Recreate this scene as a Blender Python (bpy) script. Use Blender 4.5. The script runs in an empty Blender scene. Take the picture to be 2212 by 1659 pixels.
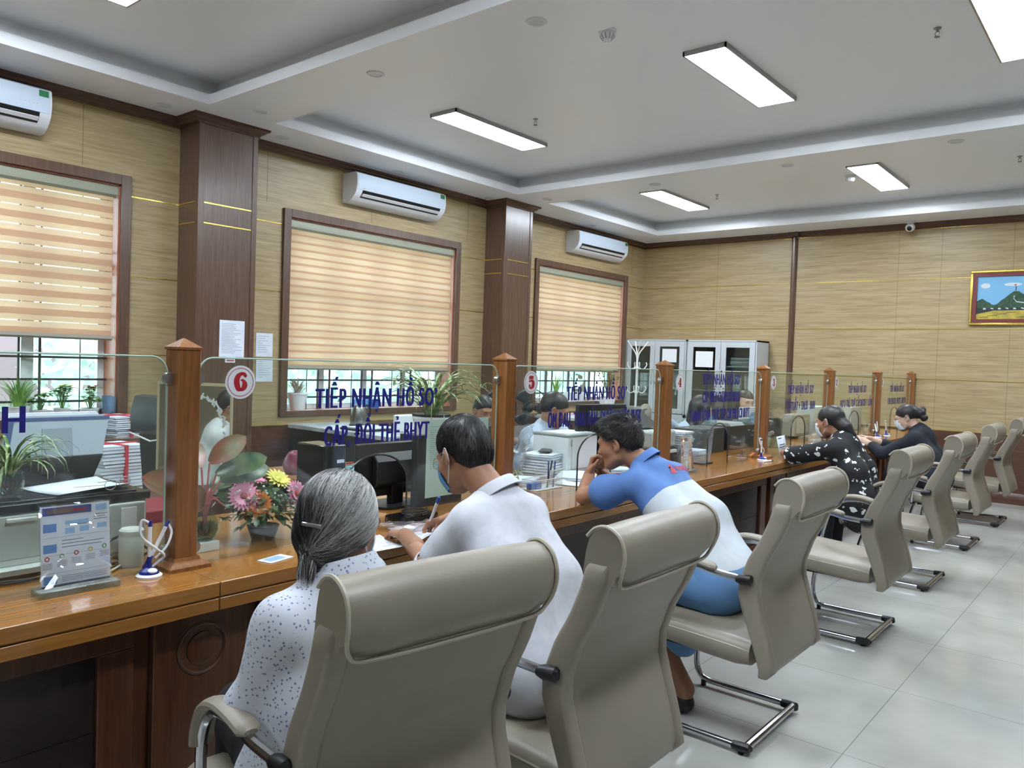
import bpy, bmesh, math, random
import numpy as np
from math import sin, cos, pi, radians, sqrt, atan2
from mathutils import Vector, Matrix, noise
random.seed(7); rng = np.random.default_rng(7)
SC = bpy.context.scene
COL = SC.collection
# ------------------------------------------------------------------ camera, world, exposure
CX, CZ, YAW, PITCH, ROLL, FOC = 6.19684, 1.451527, -0.689660, -0.0298813, 0.0342339, 1695.93
def cam_axes():
    f = Vector((sin(YAW)*cos(PITCH), cos(YAW)*cos(PITCH), sin(PITCH)))
    r0 = Vector((cos(YAW), -sin(YAW), 0)); u0 = r0.cross(f)
    return r0*cos(ROLL)+u0*sin(ROLL), u0*cos(ROLL)-r0*sin(ROLL), f
_r, _u, _f = cam_axes()
cam = bpy.data.cameras.new('camera'); camo = bpy.data.objects.new('camera', cam); COL.objects.link(camo)
cam.sensor_width = 36; cam.lens = FOC*36/2212; cam.clip_start = .05; cam.clip_end = 300
camo.matrix_world = Matrix(((_r.x, _u.x, -_f.x, CX), (_r.y, _u.y, -_f.y, 0), (_r.z, _u.z, -_f.z, CZ), (0, 0, 0, 1)))
SC.camera = camo
def U(x, y, ax, v):
    """point where the photograph's pixel meets a real plane of the room (ax = v)"""
    d = _f + _r*((x-1106)/FOC) - _u*((y-829.5)/FOC); o = Vector((CX, 0, CZ))
    i = 'xyz'.index(ax); t = (v-o[i])/d[i]; return o+d*t
SC.view_settings.view_transform = 'Standard'; SC.view_settings.look = 'None'
SC.view_settings.gamma = 1; SC.view_settings.use_curve_mapping = False
SC.view_settings.exposure = 0.84
LAMP = 36; SKY = 3.9
w = bpy.data.worlds.new('world'); SC.world = w; w.use_nodes = True
_n = w.node_tree.nodes; _l = w.node_tree.links
_bg = _n['Background']; _bg.inputs['Strength'].default_value = SKY
_tc = _n.new('ShaderNodeTexCoord'); _sep = _n.new('ShaderNodeSeparateXYZ'); _rmp = _n.new('ShaderNodeValToRGB')
_l.new(_tc.outputs['Generated'], _sep.inputs[0]); _l.new(_sep.outputs['Z'], _rmp.inputs[0]); _l.new(_rmp.outputs[0], _bg.inputs[0])
_rmp.color_ramp.elements[0].color = (.86, .93, 1, 1); _rmp.color_ramp.elements[1].color = (.62, .8, 1, 1)
# ------------------------------------------------------------------ materials
MATS = {}
def rgb(r, g, b): return tuple(((c/255+.055)/1.055)**2.4 if c > 10 else c/255/12.92 for c in (r, g, b))+(1,)
def mat(name, col, rough=.5, metal=0, **k):
    if name in MATS: return MATS[name]
    m = bpy.data.materials.new(name); m.use_nodes = True; MATS[name] = m
    b = m.node_tree.nodes['Principled BSDF']
    b.inputs['Base Color'].default_value = rgb(*col); b.inputs['Roughness'].default_value = rough; b.inputs['Metallic'].default_value = metal
    for kk, v in k.items():
        b.inputs[{'coat': 'Coat Weight', 'cr': 'Coat Roughness', 'spec': 'Specular IOR Level', 'sss': 'Subsurface Weight', 'sheen': 'Sheen Weight', 'alpha': 'Alpha', 'aniso': 'Anisotropic'}[kk]].default_value = v
    return m
def N(m, t, **k):
    n = m.node_tree.nodes.new(t)
    for a, v in k.items():
        if a.startswith('i_'):
            n.inputs[int(a[2:]) if a[2:].isdigit() else a[2:]].default_value = v
        else: setattr(n, a, v)
    return n
def lk(m, a, b): m.node_tree.links.new(a, b)
def BS(m): return m.node_tree.nodes['Principled BSDF']
def ramp(m, fac, stops):
    r = N(m, 'ShaderNodeValToRGB'); lk(m, fac, r.inputs[0]); e = r.color_ramp.elements
    while len(e) < len(stops): e.new(.5)
    for i, (p, c) in enumerate(stops): e[i].position = p; e[i].color = rgb(*c) if len(c) == 3 else c
    return r
def coords(m, scale=(1, 1, 1), obj=True, rot=(0, 0, 0)):
    tc = N(m, 'ShaderNodeTexCoord'); mp = N(m, 'ShaderNodeMapping'); mp.inputs['Scale'].default_value = scale; mp.inputs['Rotation'].default_value = rot
    lk(m, tc.outputs['Object' if obj else 'Generated'], mp.inputs[0]); return mp.outputs[0]
def bump(m, h, s=.2, d=.01):
    b = N(m, 'ShaderNodeBump'); b.inputs['Strength'].default_value = s; b.inputs['Distance'].default_value = d
    lk(m, h, b.inputs['Height']); lk(m, b.outputs[0], BS(m).inputs['Normal']); return b
def grainy(name, c1, c2, c3, scale, rough=.4, nscale=3, **k):
    """wood grain: noise stretched along one axis"""
    m = mat(name, c2, rough, **k)
    v = coords(m, scale)
    a = N(m, 'ShaderNodeTexNoise', i_Scale=nscale, i_Detail=6, i_Roughness=.65); lk(m, v, a.inputs['Vector'])
    a.inputs['Distortion'].default_value = .25
    r = ramp(m, a.outputs['Fac'], [(.3, c1), (.5, c2), (.72, c3)])
    lk(m, r.outputs[0], BS(m).inputs['Base Color']); return m
def noisy(name, c1, c2, scale=8, rough=.5, bs=0, bd=.003, bscale=None, **k):
    m = mat(name, c1, rough, **k); v = coords(m)
    a = N(m, 'ShaderNodeTexNoise', i_Scale=scale, i_Detail=5); lk(m, v, a.inputs['Vector'])
    r = ramp(m, a.outputs['Fac'], [(.35, c1), (.65, c2)]); lk(m, r.outputs[0], BS(m).inputs['Base Color'])
    if bs:
        b = N(m, 'ShaderNodeTexNoise', i_Scale=bscale or scale, i_Detail=3); lk(m, v, b.inputs['Vector']); bump(m, b.outputs['Fac'], bs, bd)
    return m
def glassmat(name, tint=(235, 245, 240), gl=.12, alpha_add=.0, rough=.02, haze=(200, 210, 205)):
    """thin pane: see-through with fresnel reflection and a little grime"""
    if name in MATS: return MATS[name]
    m = bpy.data.materials.new(name); m.use_nodes = True; MATS[name] = m; t = m.node_tree; t.nodes.remove(BS(m))
    out = t.nodes['Material Output']; tr = N(m, 'ShaderNodeBsdfTransparent'); tr.inputs[0].default_value = rgb(*tint)
    g = N(m, 'ShaderNodeBsdfGlossy'); g.inputs['Roughness'].default_value = rough; g.inputs[0].default_value = (1, 1, 1, 1)
    lw = N(m, 'ShaderNodeLayerWeight', i_Blend=.5); pw = N(m, 'ShaderNodeMath', operation='POWER', i_1=5.0); lk(m, lw.outputs['Facing'], pw.inputs[0]); fr = N(m, 'ShaderNodeMath', operation='MULTIPLY_ADD', i_1=.9, i_2=.035); lk(m, pw.outputs[0], fr.inputs[0]); mx = N(m, 'ShaderNodeMixShader'); lk(m, fr.outputs[0], mx.inputs[0]); lk(m, tr.outputs[0], mx.inputs[1]); lk(m, g.outputs[0], mx.inputs[2])
    last = mx
    if alpha_add:
        d = N(m, 'ShaderNodeBsdfDiffuse'); d.inputs[0].default_value = rgb(*haze)
        nz = N(m, 'ShaderNodeTexNoise', i_Scale=9, i_Detail=6); lk(m, coords(m), nz.inputs['Vector'])
        mr = N(m, 'ShaderNodeMapRange'); lk(m, nz.outputs['Fac'], mr.inputs[0]); mr.inputs[1].default_value = .45; mr.inputs[2].default_value = .8
        mr.inputs[3].default_value = alpha_add*.5; mr.inputs[4].default_value = alpha_add*2
        m2 = N(m, 'ShaderNodeMixShader'); lk(m, mr.outputs[0], m2.inputs[0]); lk(m, mx.outputs[0], m2.inputs[1]); lk(m, d.outputs[0], m2.inputs[2]); last = m2
    lk(m, last.outputs[0], out.inputs[0]); return m
def emis(name, col, s):
    if name in MATS: return MATS[name]
    m = mat(name, col); BS(m).inputs['Emission Color'].default_value = rgb(*col); BS(m).inputs['Emission Strength'].default_value = s; return m
def fabric(name, col, trans=.3, c2=None):
    if name in MATS: return MATS[name]
    m = mat(name, col, .9); tl = N(m, 'ShaderNodeBsdfTranslucent'); mx = N(m, 'ShaderNodeMixShader'); mx.inputs[0].default_value = trans
    tl.inputs[0].default_value = rgb(*col)
    if c2:
        nz = N(m, 'ShaderNodeTexNoise', i_Scale=1, i_Detail=5); lk(m, coords(m, (3, 3, 22)), nz.inputs['Vector'])
        r = ramp(m, nz.outputs['Fac'], [(.35, c2), (.65, col)]); lk(m, r.outputs[0], tl.inputs[0]); lk(m, r.outputs[0], BS(m).inputs['Base Color'])
    lk(m, BS(m).outputs[0], mx.inputs[1]); lk(m, tl.outputs[0], mx.inputs[2]); lk(m, mx.outputs[0], m.node_tree.nodes['Material Output'].inputs[0]); return m
# ------------------------------------------------------------------ mesh builder
class MB:
    def __init__(s): s.v = []; s.f = []; s.m = []; s.cm = 0
    def add(s, vs, fs):
        o = len(s.v); s.v += [tuple(v) for v in vs]; s.f += [tuple(i+o for i in f) for f in fs]; s.m += [s.cm]*len(fs); return s
    def mat(s, i): s.cm = i; return s
    def box(s, x0, y0, z0, x1, y1, z1):
        return s.add([(x, y, z) for x in (x0, x1) for y in (y0, y1) for z in (z0, z1)], [(0, 1, 3, 2), (4, 6, 7, 5), (0, 4, 5, 1), (2, 3, 7, 6), (0, 2, 6, 4), (1, 5, 7, 3)])
    def cbox(s, c, d): return s.box(c[0]-d[0]/2, c[1]-d[1]/2, c[2]-d[2]/2, c[0]+d[0]/2, c[1]+d[1]/2, c[2]+d[2]/2)
    def quad(s, a, b, c, d): return s.add([a, b, c, d], [(0, 1, 2, 3)])
    def tube(s, path, r, n=8, cap=True, flat=1.0, up=(0, 0, 1)):
        P = [Vector(p) for p in path]; L = len(P); R = r if hasattr(r, '__len__') else [r]*L
        vs = []; prev = None
        for i, p in enumerate(P):
            t = (P[min(i+1, L-1)]-P[max(i-1, 0)]).normalized()
            a = t.cross(Vector(up)) if prev is None else (prev-t*prev.dot(t))
            if a.length < 1e-4: a = t.cross(Vector((1, 0, 0.01)))
            a.normalize(); prev = a; b = t.cross(a)
            for k in range(n):
                an = 2*pi*k/n; vs.append(p+a*cos(an)*R[i]*flat+b*sin(an)*R[i])
        fs = [(i*n+k, i*n+(k+1) % n, (i+1)*n+(k+1) % n, (i+1)*n+k) for i in range(L-1) for k in range(n)]
        if cap: fs += [tuple(range(n))[::-1], tuple((L-1)*n+k for k in range(n))]
        return s.add(vs, fs)
    def cyl(s, p0, p1, r0, r1=None, n=20): return s.tube([p0, p1], [r0, r0 if r1 is None else r1], n)
    def lathe(s, prof, c=(0, 0, 0), n=24, axis='z'):
        vs = []; fs = []; L = len(prof)
        for r, z in prof:
            for k in range(n):
                a = 2*pi*k/n; q = (r*cos(a), r*sin(a), z)
                if axis == 'x': q = (z, r*cos(a), r*sin(a))
                if axis == 'y': q = (r*sin(a), z, r*cos(a))
                vs.append((c[0]+q[0], c[1]+q[1], c[2]+q[2]))
        fs = [(i*n+k, i*n+(k+1) % n, (i+1)*n+(k+1) % n, (i+1)*n+k) for i in range(L-1) for k in range(n)]
        if prof[0][0] > 1e-5 and prof[-1] != prof[0] and abs(prof[0][1]-prof[1][1]) > 1e-5: fs.append(tuple(range(n))[::-1])
        if prof[-1][0] > 1e-5 and prof[-1] != prof[0]: fs.append(tuple((L-1)*n+k for k in range(n)))
        return s.add(vs, fs)
    def ell(s, c, r, n=16, m=10, M=None):
        vs = []; 
        for i in range(m+1):
            t = pi*i/m
            for k in range(n):
                a = 2*pi*k/n; q = Vector((r[0]*sin(t)*cos(a), r[1]*sin(t)*sin(a), r[2]*cos(t)))
                if M: q = M @ q
                vs.append((c[0]+q.x, c[1]+q.y, c[2]+q.z))
        return s.add(vs, [(i*n+k, (i+1)*n+k, (i+1)*n+(k+1) % n, i*n+(k+1) % n) for i in range(m) for k in range(n)])
    def prism(s, pts, ax, a, b):
        """pts 2-D outline in the two other axes, extruded along ax from a to b"""
        def P(q, t): return {'x': (t, q[0], q[1]), 'y': (q[0], t, q[1]), 'z': (q[0], q[1], t)}[ax]
        n = len(pts); return s.add([P(q, a) for q in pts]+[P(q, b) for q in pts], [tuple(range(n))[::-1], tuple(range(n, 2*n))]+[(i, (i+1) % n, n+(i+1) % n, n+i) for i in range(n)])
    def loft(s, rings, cap=True, close=True):
        n = len(rings[0]); vs = [v for r in rings for v in r]; K = n if close else n-1
        fs = [(i*n+k, i*n+(k+1) % n, (i+1)*n+(k+1) % n, (i+1)*n+k) for i in range(len(rings)-1) for k in range(K)]
        if cap and close: fs += [tuple(range(n))[::-1], tuple((len(rings)-1)*n+k for k in range(n))]
        return s.add(vs, fs)
    def sheet(s, fn, nu, nv):
        return s.add([fn(i/nu, j/nv) for i in range(nu+1) for j in range(nv+1)], [(i*(nv+1)+j, i*(nv+1)+j+1, (i+1)*(nv+1)+j+1, (i+1)*(nv+1)+j) for i in range(nu) for j in range(nv)])
    def build(s, name, ms, parent=None, bev=0, sub=0, solid=0, ang=35, loc=None, rot=None, seg=2):
        me = bpy.data.meshes.new(name); me.from_pydata([tuple(v) for v in s.v], [], s.f)
        for m in (ms if isinstance(ms, (list, tuple)) else [ms]): me.materials.append(m)
        me.polygons.foreach_set('material_index', s.m)
        bm = bmesh.new(); bm.from_mesh(me); bmesh.ops.recalc_face_normals(bm, faces=bm.faces); bm.to_mesh(me); bm.free()
        me.shade_smooth(); me.set_sharp_from_angle(angle=radians(ang))
        o = bpy.data.objects.new(name, me); COL.objects.link(o)
        if parent: o.parent = parent
        if loc: o.location = loc
        if rot: o.rotation_euler = rot
        if bev:
            b = o.modifiers.new('b', 'BEVEL'); b.width = bev; b.segments = seg; b.limit_method = 'ANGLE'; b.angle_limit = radians(40); b.harden_normals = False
        if solid: q = o.modifiers.new('s', 'SOLIDIFY'); q.thickness = solid; q.offset = 0
        if sub: q = o.modifiers.new('u', 'SUBSURF'); q.levels = sub; q.render_levels = sub
        return o
def thing(name, label, cat, loc=(0, 0, 0), rz=0, group=None, rot=None):
    o = bpy.data.objects.new(name, None); COL.objects.link(o); o.location = loc; o.rotation_euler = rot or (0, 0, rz); o.empty_display_size = .1
    return tag(o, label, cat, group)
def tag(o, label, cat, group=None):
    o['label'] = label; o['category'] = cat
    if group: o['group'] = group
    return o
def struct(o, label=None):
    o['kind'] = 'structure'
    if label: o['label'] = label
    return o
def dup(root, loc, rz=0, label=None):
    r = root.copy(); COL.objects.link(r); r.location = loc; r.rotation_euler = (0, 0, rz)
    if label: r['label'] = label
    def rec(a, b):
        for ch in list(a.children):
            c = ch.copy(); COL.objects.link(c); c.parent = b; rec(ch, c)
    rec(root, r); return r
def pt(name, mb, m, par, label=None, **k):
    o = mb.build(name, m, par, **k)
    if label: o['label'] = label
    return o
def bez(pts, n=12):
    """smooth path through points (Catmull-Rom)"""
    P = [Vector(p) for p in pts]; P = [P[0]*2-P[1]]+P+[P[-1]*2-P[-2]]; out = []
    for i in range(1, len(P)-2):
        for k in range(n):
            t = k/n; a, b, c, d = P[i-1:i+3]
            out.append(.5*((2*b)+(c-a)*t+(2*a-5*b+4*c-d)*t*t+(3*b-a-3*c+d)*t**3))
    out.append(P[-2]); return out
# ------------------------------------------------------------------ shared materials
M_wall = grainy('wall wood', (144, 124, 87), (168, 147, 108), (184, 164, 127), (1.5, 1.5, 30), .42, 1.6)
M_dark = grainy('dark wood', (80, 57, 44), (96, 71, 56), (108, 83, 67), (26, 26, 1.6), .3, 2, coat=.3, cr=.2)
M_darkh = grainy('dark wood horizontal', (74, 49, 37), (90, 62, 48), (104, 75, 59), (1.6, 1.6, 30), .3, 2, coat=.3, cr=.2)
M_top = grainy('counter wood', (142, 92, 40), (156, 104, 46), (168, 116, 56), (34, 1.5, 34), .18, 2, coat=.6, cr=.08)
M_front = grainy('counter front wood', (62, 33, 16), (80, 44, 22), (96, 56, 30), (20, 20, 1.5), .35, 2, coat=.3, cr=.15)
M_post = grainy('post wood', (108, 66, 30), (134, 84, 40), (152, 100, 52), (26, 26, 1.5), .3, 2, coat=.4, cr=.15)
M_gold = mat('gold strip', (214, 190, 96), .25, .9)
M_white = mat('white paint', (218, 220, 222), .55)
M_ceil = mat('ceiling paint', (236, 239, 242), .36)
M_alu = mat('white aluminium', (225, 232, 235), .35)
M_bar = mat('dark bar', (64, 52, 52), .5)
M_chrome = mat('chrome', (190, 192, 196), .12, 1)
M_black = mat('black plastic', (22, 23, 25), .4)
M_blackg = mat('black gloss', (16, 17, 19), .15)
M_plast = mat('white plastic', (226, 229, 232), .35)
M_grey = mat('grey plastic', (150, 156, 155), .45)
M_pgrey = mat('printer grey', (176, 183, 178), .45)
M_paper = noisy('paper', (226, 232, 240), (212, 220, 232), 6, .8)
M_leaf = noisy('leaf', (62, 104, 46), (110, 150, 70), 20, .45)
M_glass = glassmat('partition glass', (247, 251, 248), alpha_add=.02)
M_glass2 = glassmat('clear glass', (240, 248, 246))
M_text = mat('blue vinyl', (32, 30, 128), .4)
M_red = mat('red vinyl', (176, 34, 44), .4)
M_sil = mat('silver metal', (170, 170, 168), .3, .9)
# floor: polished tiles with fine joints
M_floor = mat('floor tile', (196, 196, 188), .12, spec=.5)
_v = coords(M_floor)
_nz = N(M_floor, 'ShaderNodeTexNoise', i_Scale=1.6, i_Detail=7); lk(M_floor, _v, _nz.inputs['Vector'])
_rr = ramp(M_floor, _nz.outputs['Fac'], [(.3, (160, 160, 153)), (.55, (182, 182, 175)), (.75, (198, 198, 191))])
_bk = N(M_floor, 'ShaderNodeTexBrick', offset=0, i_Scale=1); _bk.inputs['Mortar Size'].default_value = .0016; _bk.inputs['Brick Width'].default_value = .8; _bk.inputs['Row Height'].default_value = .8
_mp = coords(M_floor); _mp.node.inputs['Location'].default_value = (.27, .1, 0); lk(M_floor, _mp, _bk.inputs['Vector'])
_mx = N(M_floor, 'ShaderNodeMixRGB'); lk(M_floor, _bk.outputs['Fac'], _mx.inputs[0]); lk(M_floor, _rr.outputs[0], _mx.inputs[1]); _mx.inputs[2].default_value = rgb(120, 120, 112)
lk(M_floor, _mx.outputs[0], BS(M_floor).inputs['Base Color'])
# ------------------------------------------------------------------ room
XR, YN, L = 11.0, -4.2, 10.60
ZS, ZT = 3.30, 3.50
struct(MB().box(-.3, YN-.2, -.12, XR+.2, L+.2, 0).build('floor', M_floor))
WIN = [(.45, 2.80, 1.53), (4.17, 6.50, 1.33), (7.89, 10.12, 1.36)]   # outer frame Y0, Y1, blind bottom
ZB, ZW = .865, 2.765; FW = .075
wl = MB(); ys = [YN]
for a, b, _ in WIN:
    wl.box(-.28, ys[-1], 0, 0, a+FW, 3.6); wl.box(-.28, a+FW, 0, 0, b-FW, ZB+FW*.5); wl.box(-.28, a+FW, ZW-FW, 0, b-FW, 3.6); ys.append(b-FW)
wl.box(-.28, ys[-1], 0, 0, L+.2, 3.6)
struct(wl.build('wall_left', M_wall)); struct(MB().box(0, L, 0, XR, L+.2, 3.6).build('wall_back', M_wall))
M_wall2 = mat('plain wall', (140, 126, 106), .6)
struct(MB().box(XR, YN, 0, XR+.2, L, 3.6).build('wall_right', M_wall2)); struct(MB().box(0, YN-.2, 0, XR, YN, 3.6).build('wall_front', M_wall2))
COF = [(-3.6, -.62), (.05, 3.11), (3.68, 6.79), (7.36, 9.95)]; CX0, CX1 = .59, 10.4
c = MB()
def plate(z0, z1, g):
    y = YN
    for a, b in COF:
        c.box(0, y, z0, XR, a-g, z1); y = b+g
        c.box(0, a-g, z0, CX0-g, b+g, z1); c.box(CX1+g, a-g, z0, XR, b+g, z1)
    c.box(0, y, z0, XR, L, z1)
plate(ZS, ZS+.075, 0); plate(ZS+.075, ZT, .12); c.box(-.28, YN, ZT, XR, L, 3.62)
struct(c.build('ceiling', M_ceil))
# wainscot, skirting, cornice, gold strips
def trim(mb, m, **k):
    return struct(mb.build('trim_%d' % trim.n, m, **k), None) if not setattr(trim, 'n', trim.n+1) else None
trim.n = 0
PIL = [(-.62, -.10), (3.19, 3.71), (6.93, 7.43)]
ZG = [.787+.61*k for k in range(5)]
b = MB(); b.box(0, YN, 0, .012, L, ZG[0]-.004); trim(b, M_darkh)
b = MB(); b.box(.012, L-.012, 0, XR, L, ZG[0]-.004); trim(b, M_darkh)
struct(MB().prism([(0, 0), (.035, 0), (.035, .1), (.022, .13), (0, .13)], 'y', YN, L).build('baseboard_left', M_darkh))
struct(MB().prism([(L, 0), (L-.035, 0), (L-.035, .1), (L-.022, .13), (L, .13)], 'x', .035, XR).build('baseboard_back', M_darkh))
CR = [(0, ZG[4]), (.02, ZG[4]), (.022, ZG[4]+.02), (.05, ZG[4]+.035), (.055, ZG[4]+.05), (.078, ZG[4]+.058), (.08, ZS), (0, ZS)]
trim(MB().prism(CR, 'y', YN, L), M_darkh); trim(MB().prism([(L-x, z) for x, z in CR], 'x', 0, XR), M_darkh)
g = MB()
for k, z in enumerate(ZG):
    for i, (a, bb) in enumerate([(YN, PIL[0][0]), (PIL[0][1], PIL[1][0]), (PIL[1][1], PIL[2][0]), (PIL[2][1], L)]):
        if 0 < k < 4:
            for wa, wb, _ in WIN:
                if a < wa < bb: g.box(0, a, z-.004, .004, wa, z+.004); g.box(0, wb, z-.004, .004, bb, z+.004)
            if i == 0: g.box(0, a, z-.004, .004, bb, z+.004)
        else: g.box(0, a, z-.004, .014, bb, z+.004)
trim(g, M_gold)
g = MB()
for k, z in enumerate(ZG):
    g.box(.1 if k else 0, L-(.014 if k in (0, 4) else .004), z-.004, 2.27, L, z+.004); g.box(2.37, L-(.014 if k in (0, 4) else .004), z-.004, XR, L, z+.004)
trim(g, M_gold)
trim(MB().prism([(2.28, L), (2.29, L-.03), (2.31, L-.045), (2.33, L-.045), (2.35, L-.03), (2.36, L)], 'z', 0, 3.24).box(2.25, L-.1, 3.245, 2.39, L, 3.3), M_dark)
g = MB()   # fine vertical panel seams
for y in (1.22-.3, 2.45, 4.0, 5.2, 6.62, 7.62, 10.25): g.box(0, y-.0015, ZW+.02, .0008, y+.0015, ZG[4])
for x in (1.22, 3.62, 4.1, 4.84): g.box(x-.0015, L-.0008, ZG[0], x+.0015, L, ZG[4])
trim(g, mat('seam', (104, 88, 58), .7))
for i, (a, b_) in enumerate(PIL):
    t = thing('wall_pillar', ['dark wood clad pillar left of the left window', 'dark wood clad pillar left of the middle window', 'dark wood clad pillar left of the far right window'][i], 'pillar', (0, a, 0), group='wood clad pillars on the window wall')
    W = b_-a; X = .30
    pt('shaft', MB().box(.0, 0, 0, X, W, 3.25), M_dark, t, bev=.004)
    for y in (0, W-.045): pt('corner_trim', MB().box(X-.002, y, 0, X+.006, y+.045, 3.25), M_dark, t, bev=.002)
    for z in (2.62, 2.46):
        q = MB().box(X, .05, z-.005, X+.005, W-.05, z+.005); q.box(.005, -.004, z-.005, X-.03, 0, z+.005)
        pt('gold_strip', q, M_gold, t, 'thin gold strip')
    cp = MB(); prof = [(0, 3.235), (.012, 3.235), (.016, 3.25), (.04, 3.262), (.046, 3.275), (.07, 3.282), (.075, 3.3)]
    rings = [[(0, -d, z), (X+d, -d, z), (X+d, W+d, z), (0, W+d, z)] for d, z in prof]; cp.loft(rings)
    pt('capital', cp, M_darkh, t, 'stepped crown moulding', ang=20)
# ------------------------------------------------------------------ windows, blinds
M_tan = fabric('blind fabric', (222, 190, 162), .6, (219, 186, 157))
M_sheer = glassmat('blind sheer', (250, 240, 228), rough=.6)
M_jamb = grainy('window jamb wood', (150, 84, 58), (172, 104, 76), (190, 124, 94), (20, 20, 2), .35, 2)
for i, (a, b_, zb) in enumerate(WIN):
    f = MB()
    for (y0, z0, y1, z1) in ((a, ZB-.0, a+FW, ZW), (b_-FW, ZB, b_, ZW), (a+FW, ZW-FW, b_-FW, ZW), (a+FW, ZB, b_-FW, ZB+FW*.7)): f.box(-.002, y0, z0, .028, y1, z1)
    o = struct(f.build('window_%d' % i, M_dark, bev=.003))
    j = MB()
    A, B = a+FW, b_-FW; Z0 = ZB+FW*.5; Z1 = ZW-FW
    j.box(-.24, A, Z0, 0, A+.012, Z1).box(-.24, B-.012, Z0, 0, B, Z1).box(-.24, A, Z1-.012, 0, B, Z1).box(-.24, A, Z0, .01, B, Z0+.012)
    pt('jamb_lining', j, M_jamb, o)
    al = MB(); X0, X1 = -.235, -.2
    al.box(X0, A+.012, Z0+.012, X1, A+.06, Z1).box(X0, B-.06, Z0+.012, X1, B-.012, Z1).box(X0, A, Z0+.012, X1, B, Z0+.06).box(X0, A, Z1-.06, X1, B, Z1).box(X0, A, 2.05, X1, B, 2.1)
    n = 4; 
    for k in range(1, n):
        y = A+(B-A)*k/n; al.box(X0, y-.045, Z0, X1, y-.003, Z1).box(X0-.02, y+.003, Z0, X1-.02, y+.045, Z1)
    pt('sash_frame', al, M_alu, o, 'white aluminium sliding sash frame')
    pt('pane', MB().box(-.225, A+.02, Z0+.03, -.221, B-.02, Z1-.02), glassmat('window pane', (236, 248, 250)), o)
    gr = MB()
    for k in range(1, n):
        y = A+(B-A)*k/n
        for d in (-.075, .065): gr.box(-.165, y+d-.007, Z0, -.151, y+d+.007, Z1)
    for k in range(8): gr.box(-.168, A, Z0+.12+k*.165, -.15, B, Z0+.136+k*.165)
    for k in range(n):
        y = A+(B-A)*(k+.62)/n; gr.box(-.162, y, Z0, -.154, y+.006, Z1)
    pt('window_grille', gr, M_bar, o, 'dark metal security grille')
    # roller zebra blind
    t = thing('zebra_blind', ['tan zebra blind of the left window, half open with pale slits', 'tan zebra blind of the large middle window', 'tan zebra blind of the far right window'][i], 'window blind', (.0, A+.02, 0), group='zebra blinds on the windows')
    Wb = B-A-.06; z1 = ZW-FW-.01
    pt('head_box', MB().prism([(-.075, z1), (-.075, z1-.085), (-.03, z1-.09), (-.004, z1-.07), (-.002, z1-.03), (-.012, z1)], 'y', 0, Wb+.03), mat('blind box', (150, 152, 132), .45), t, 'grey green head box')
    P, S = .1345, .088; d = [.0405, P/2, P/2][i]; top = z1-.088
    for nm, x, off in (('front_cloth', -.02, 0), ('rear_cloth', -.0235, d)):
        q = MB(); z = top+.1-off
        while z > zb:
            zz = [min(z, top), max(z-S, zb), max(z-P, zb)]
            if zz[0] > zz[1]: q.mat(0).quad((x, 0, zz[0]), (x, Wb, zz[0]), (x, Wb, zz[1]), (x, 0, zz[1]))
            if min(zz[1], top) > zz[2]: q.mat(1).quad((x, 0, min(zz[1], top)), (x, Wb, min(zz[1], top)), (x, Wb, zz[2]), (x, 0, zz[2]))
            z -= P
        pt(nm, q, [M_tan, M_sheer], t)
    pt('bottom_rail', MB().prism([(-.048, zb+.004), (-.018, zb+.004), (-.012, zb-.018), (-.03, zb-.032), (-.052, zb-.02)], 'y', -.005, Wb+.008), mat('blind rail', (146, 142, 128), .45), t)
    q = MB()
    for dy in (.022, .034): q.tube([(-.01, Wb+dy, z1-.05), (-.012, Wb+dy, 1.0 if i == 0 else 1.15)], .0018, 5)
    pt('pull_chain', q, mat('chain', (206, 190, 176), .5), t)
# outside: ground, trees and a house seen through the panes
gm = noisy('lawn', (120, 140, 90), (150, 165, 120), 1, .9)
struct(MB().box(-60, -40, -3.2, -.4, 60, -3.0).build('ground', gm))
def tree(x, y, s, lab, seed):
    t = thing('leafy_tree', lab, 'tree', (x, y, -3), group='trees outside the windows'); r = random.Random(seed)
    pt('trunk', MB().tube(bez([(0, 0, 0), (.1, .05, 1.2*s), (0, .1, 2.4*s)]), [.16*s]*25, 8), mat('bark', (104, 86, 70), .9), t)
    q = MB()
    for _ in range(1500):
        a, zz, rr = r.uniform(0, 6.283), r.uniform(-1, 1), r.uniform(.5, 1)**.5
        k = sqrt(1-zz*zz)*rr; c0 = Vector((k*cos(a)*1.7*s, k*sin(a)*1.7*s, 3.4*s+zz*rr*1.7*s)); e = .16*s
        u = Vector((r.uniform(-1, 1), r.uniform(-1, 1), r.uniform(-1, 1))).normalized(); v = u.orthogonal().normalized()
        q.add([c0-u*e, c0+v*e*.5, c0+u*e, c0-v*e*.5+Vector((0, 0, .04))], [(0, 1, 2, 3)])
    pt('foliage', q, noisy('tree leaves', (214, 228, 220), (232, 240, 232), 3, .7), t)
for k, (x, y, s, lb) in enumerate([(-8, 7, 1.25, 'leafy tree outside seen through the left part of the middle window'), (-10, 12.5, 1.4, 'leafy tree outside seen through the right part of the middle window'), (-10, 20, 1.7, 'leafy tree outside seen through the left part of the far window'), (-14, 29, 2.2, 'leafy tree outside seen through the right part of the far window'), (-13, 2.2, 1.15, 'small leafy tree outside left of the tiled house'), (-21, 14.6, 1.9, 'leafy tree behind the tiled house outside')]):
    tree(x, y, s, lb, k)
t = thing('tiled_house', 'pale house with a low tiled roof outside the left window', 'house', (-18, 7.6, -3))
pt('wall', MB().box(-3, -3, 0, 3, 3, 3.1), mat('house wall', (205, 200, 188), .8), t)
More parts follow.
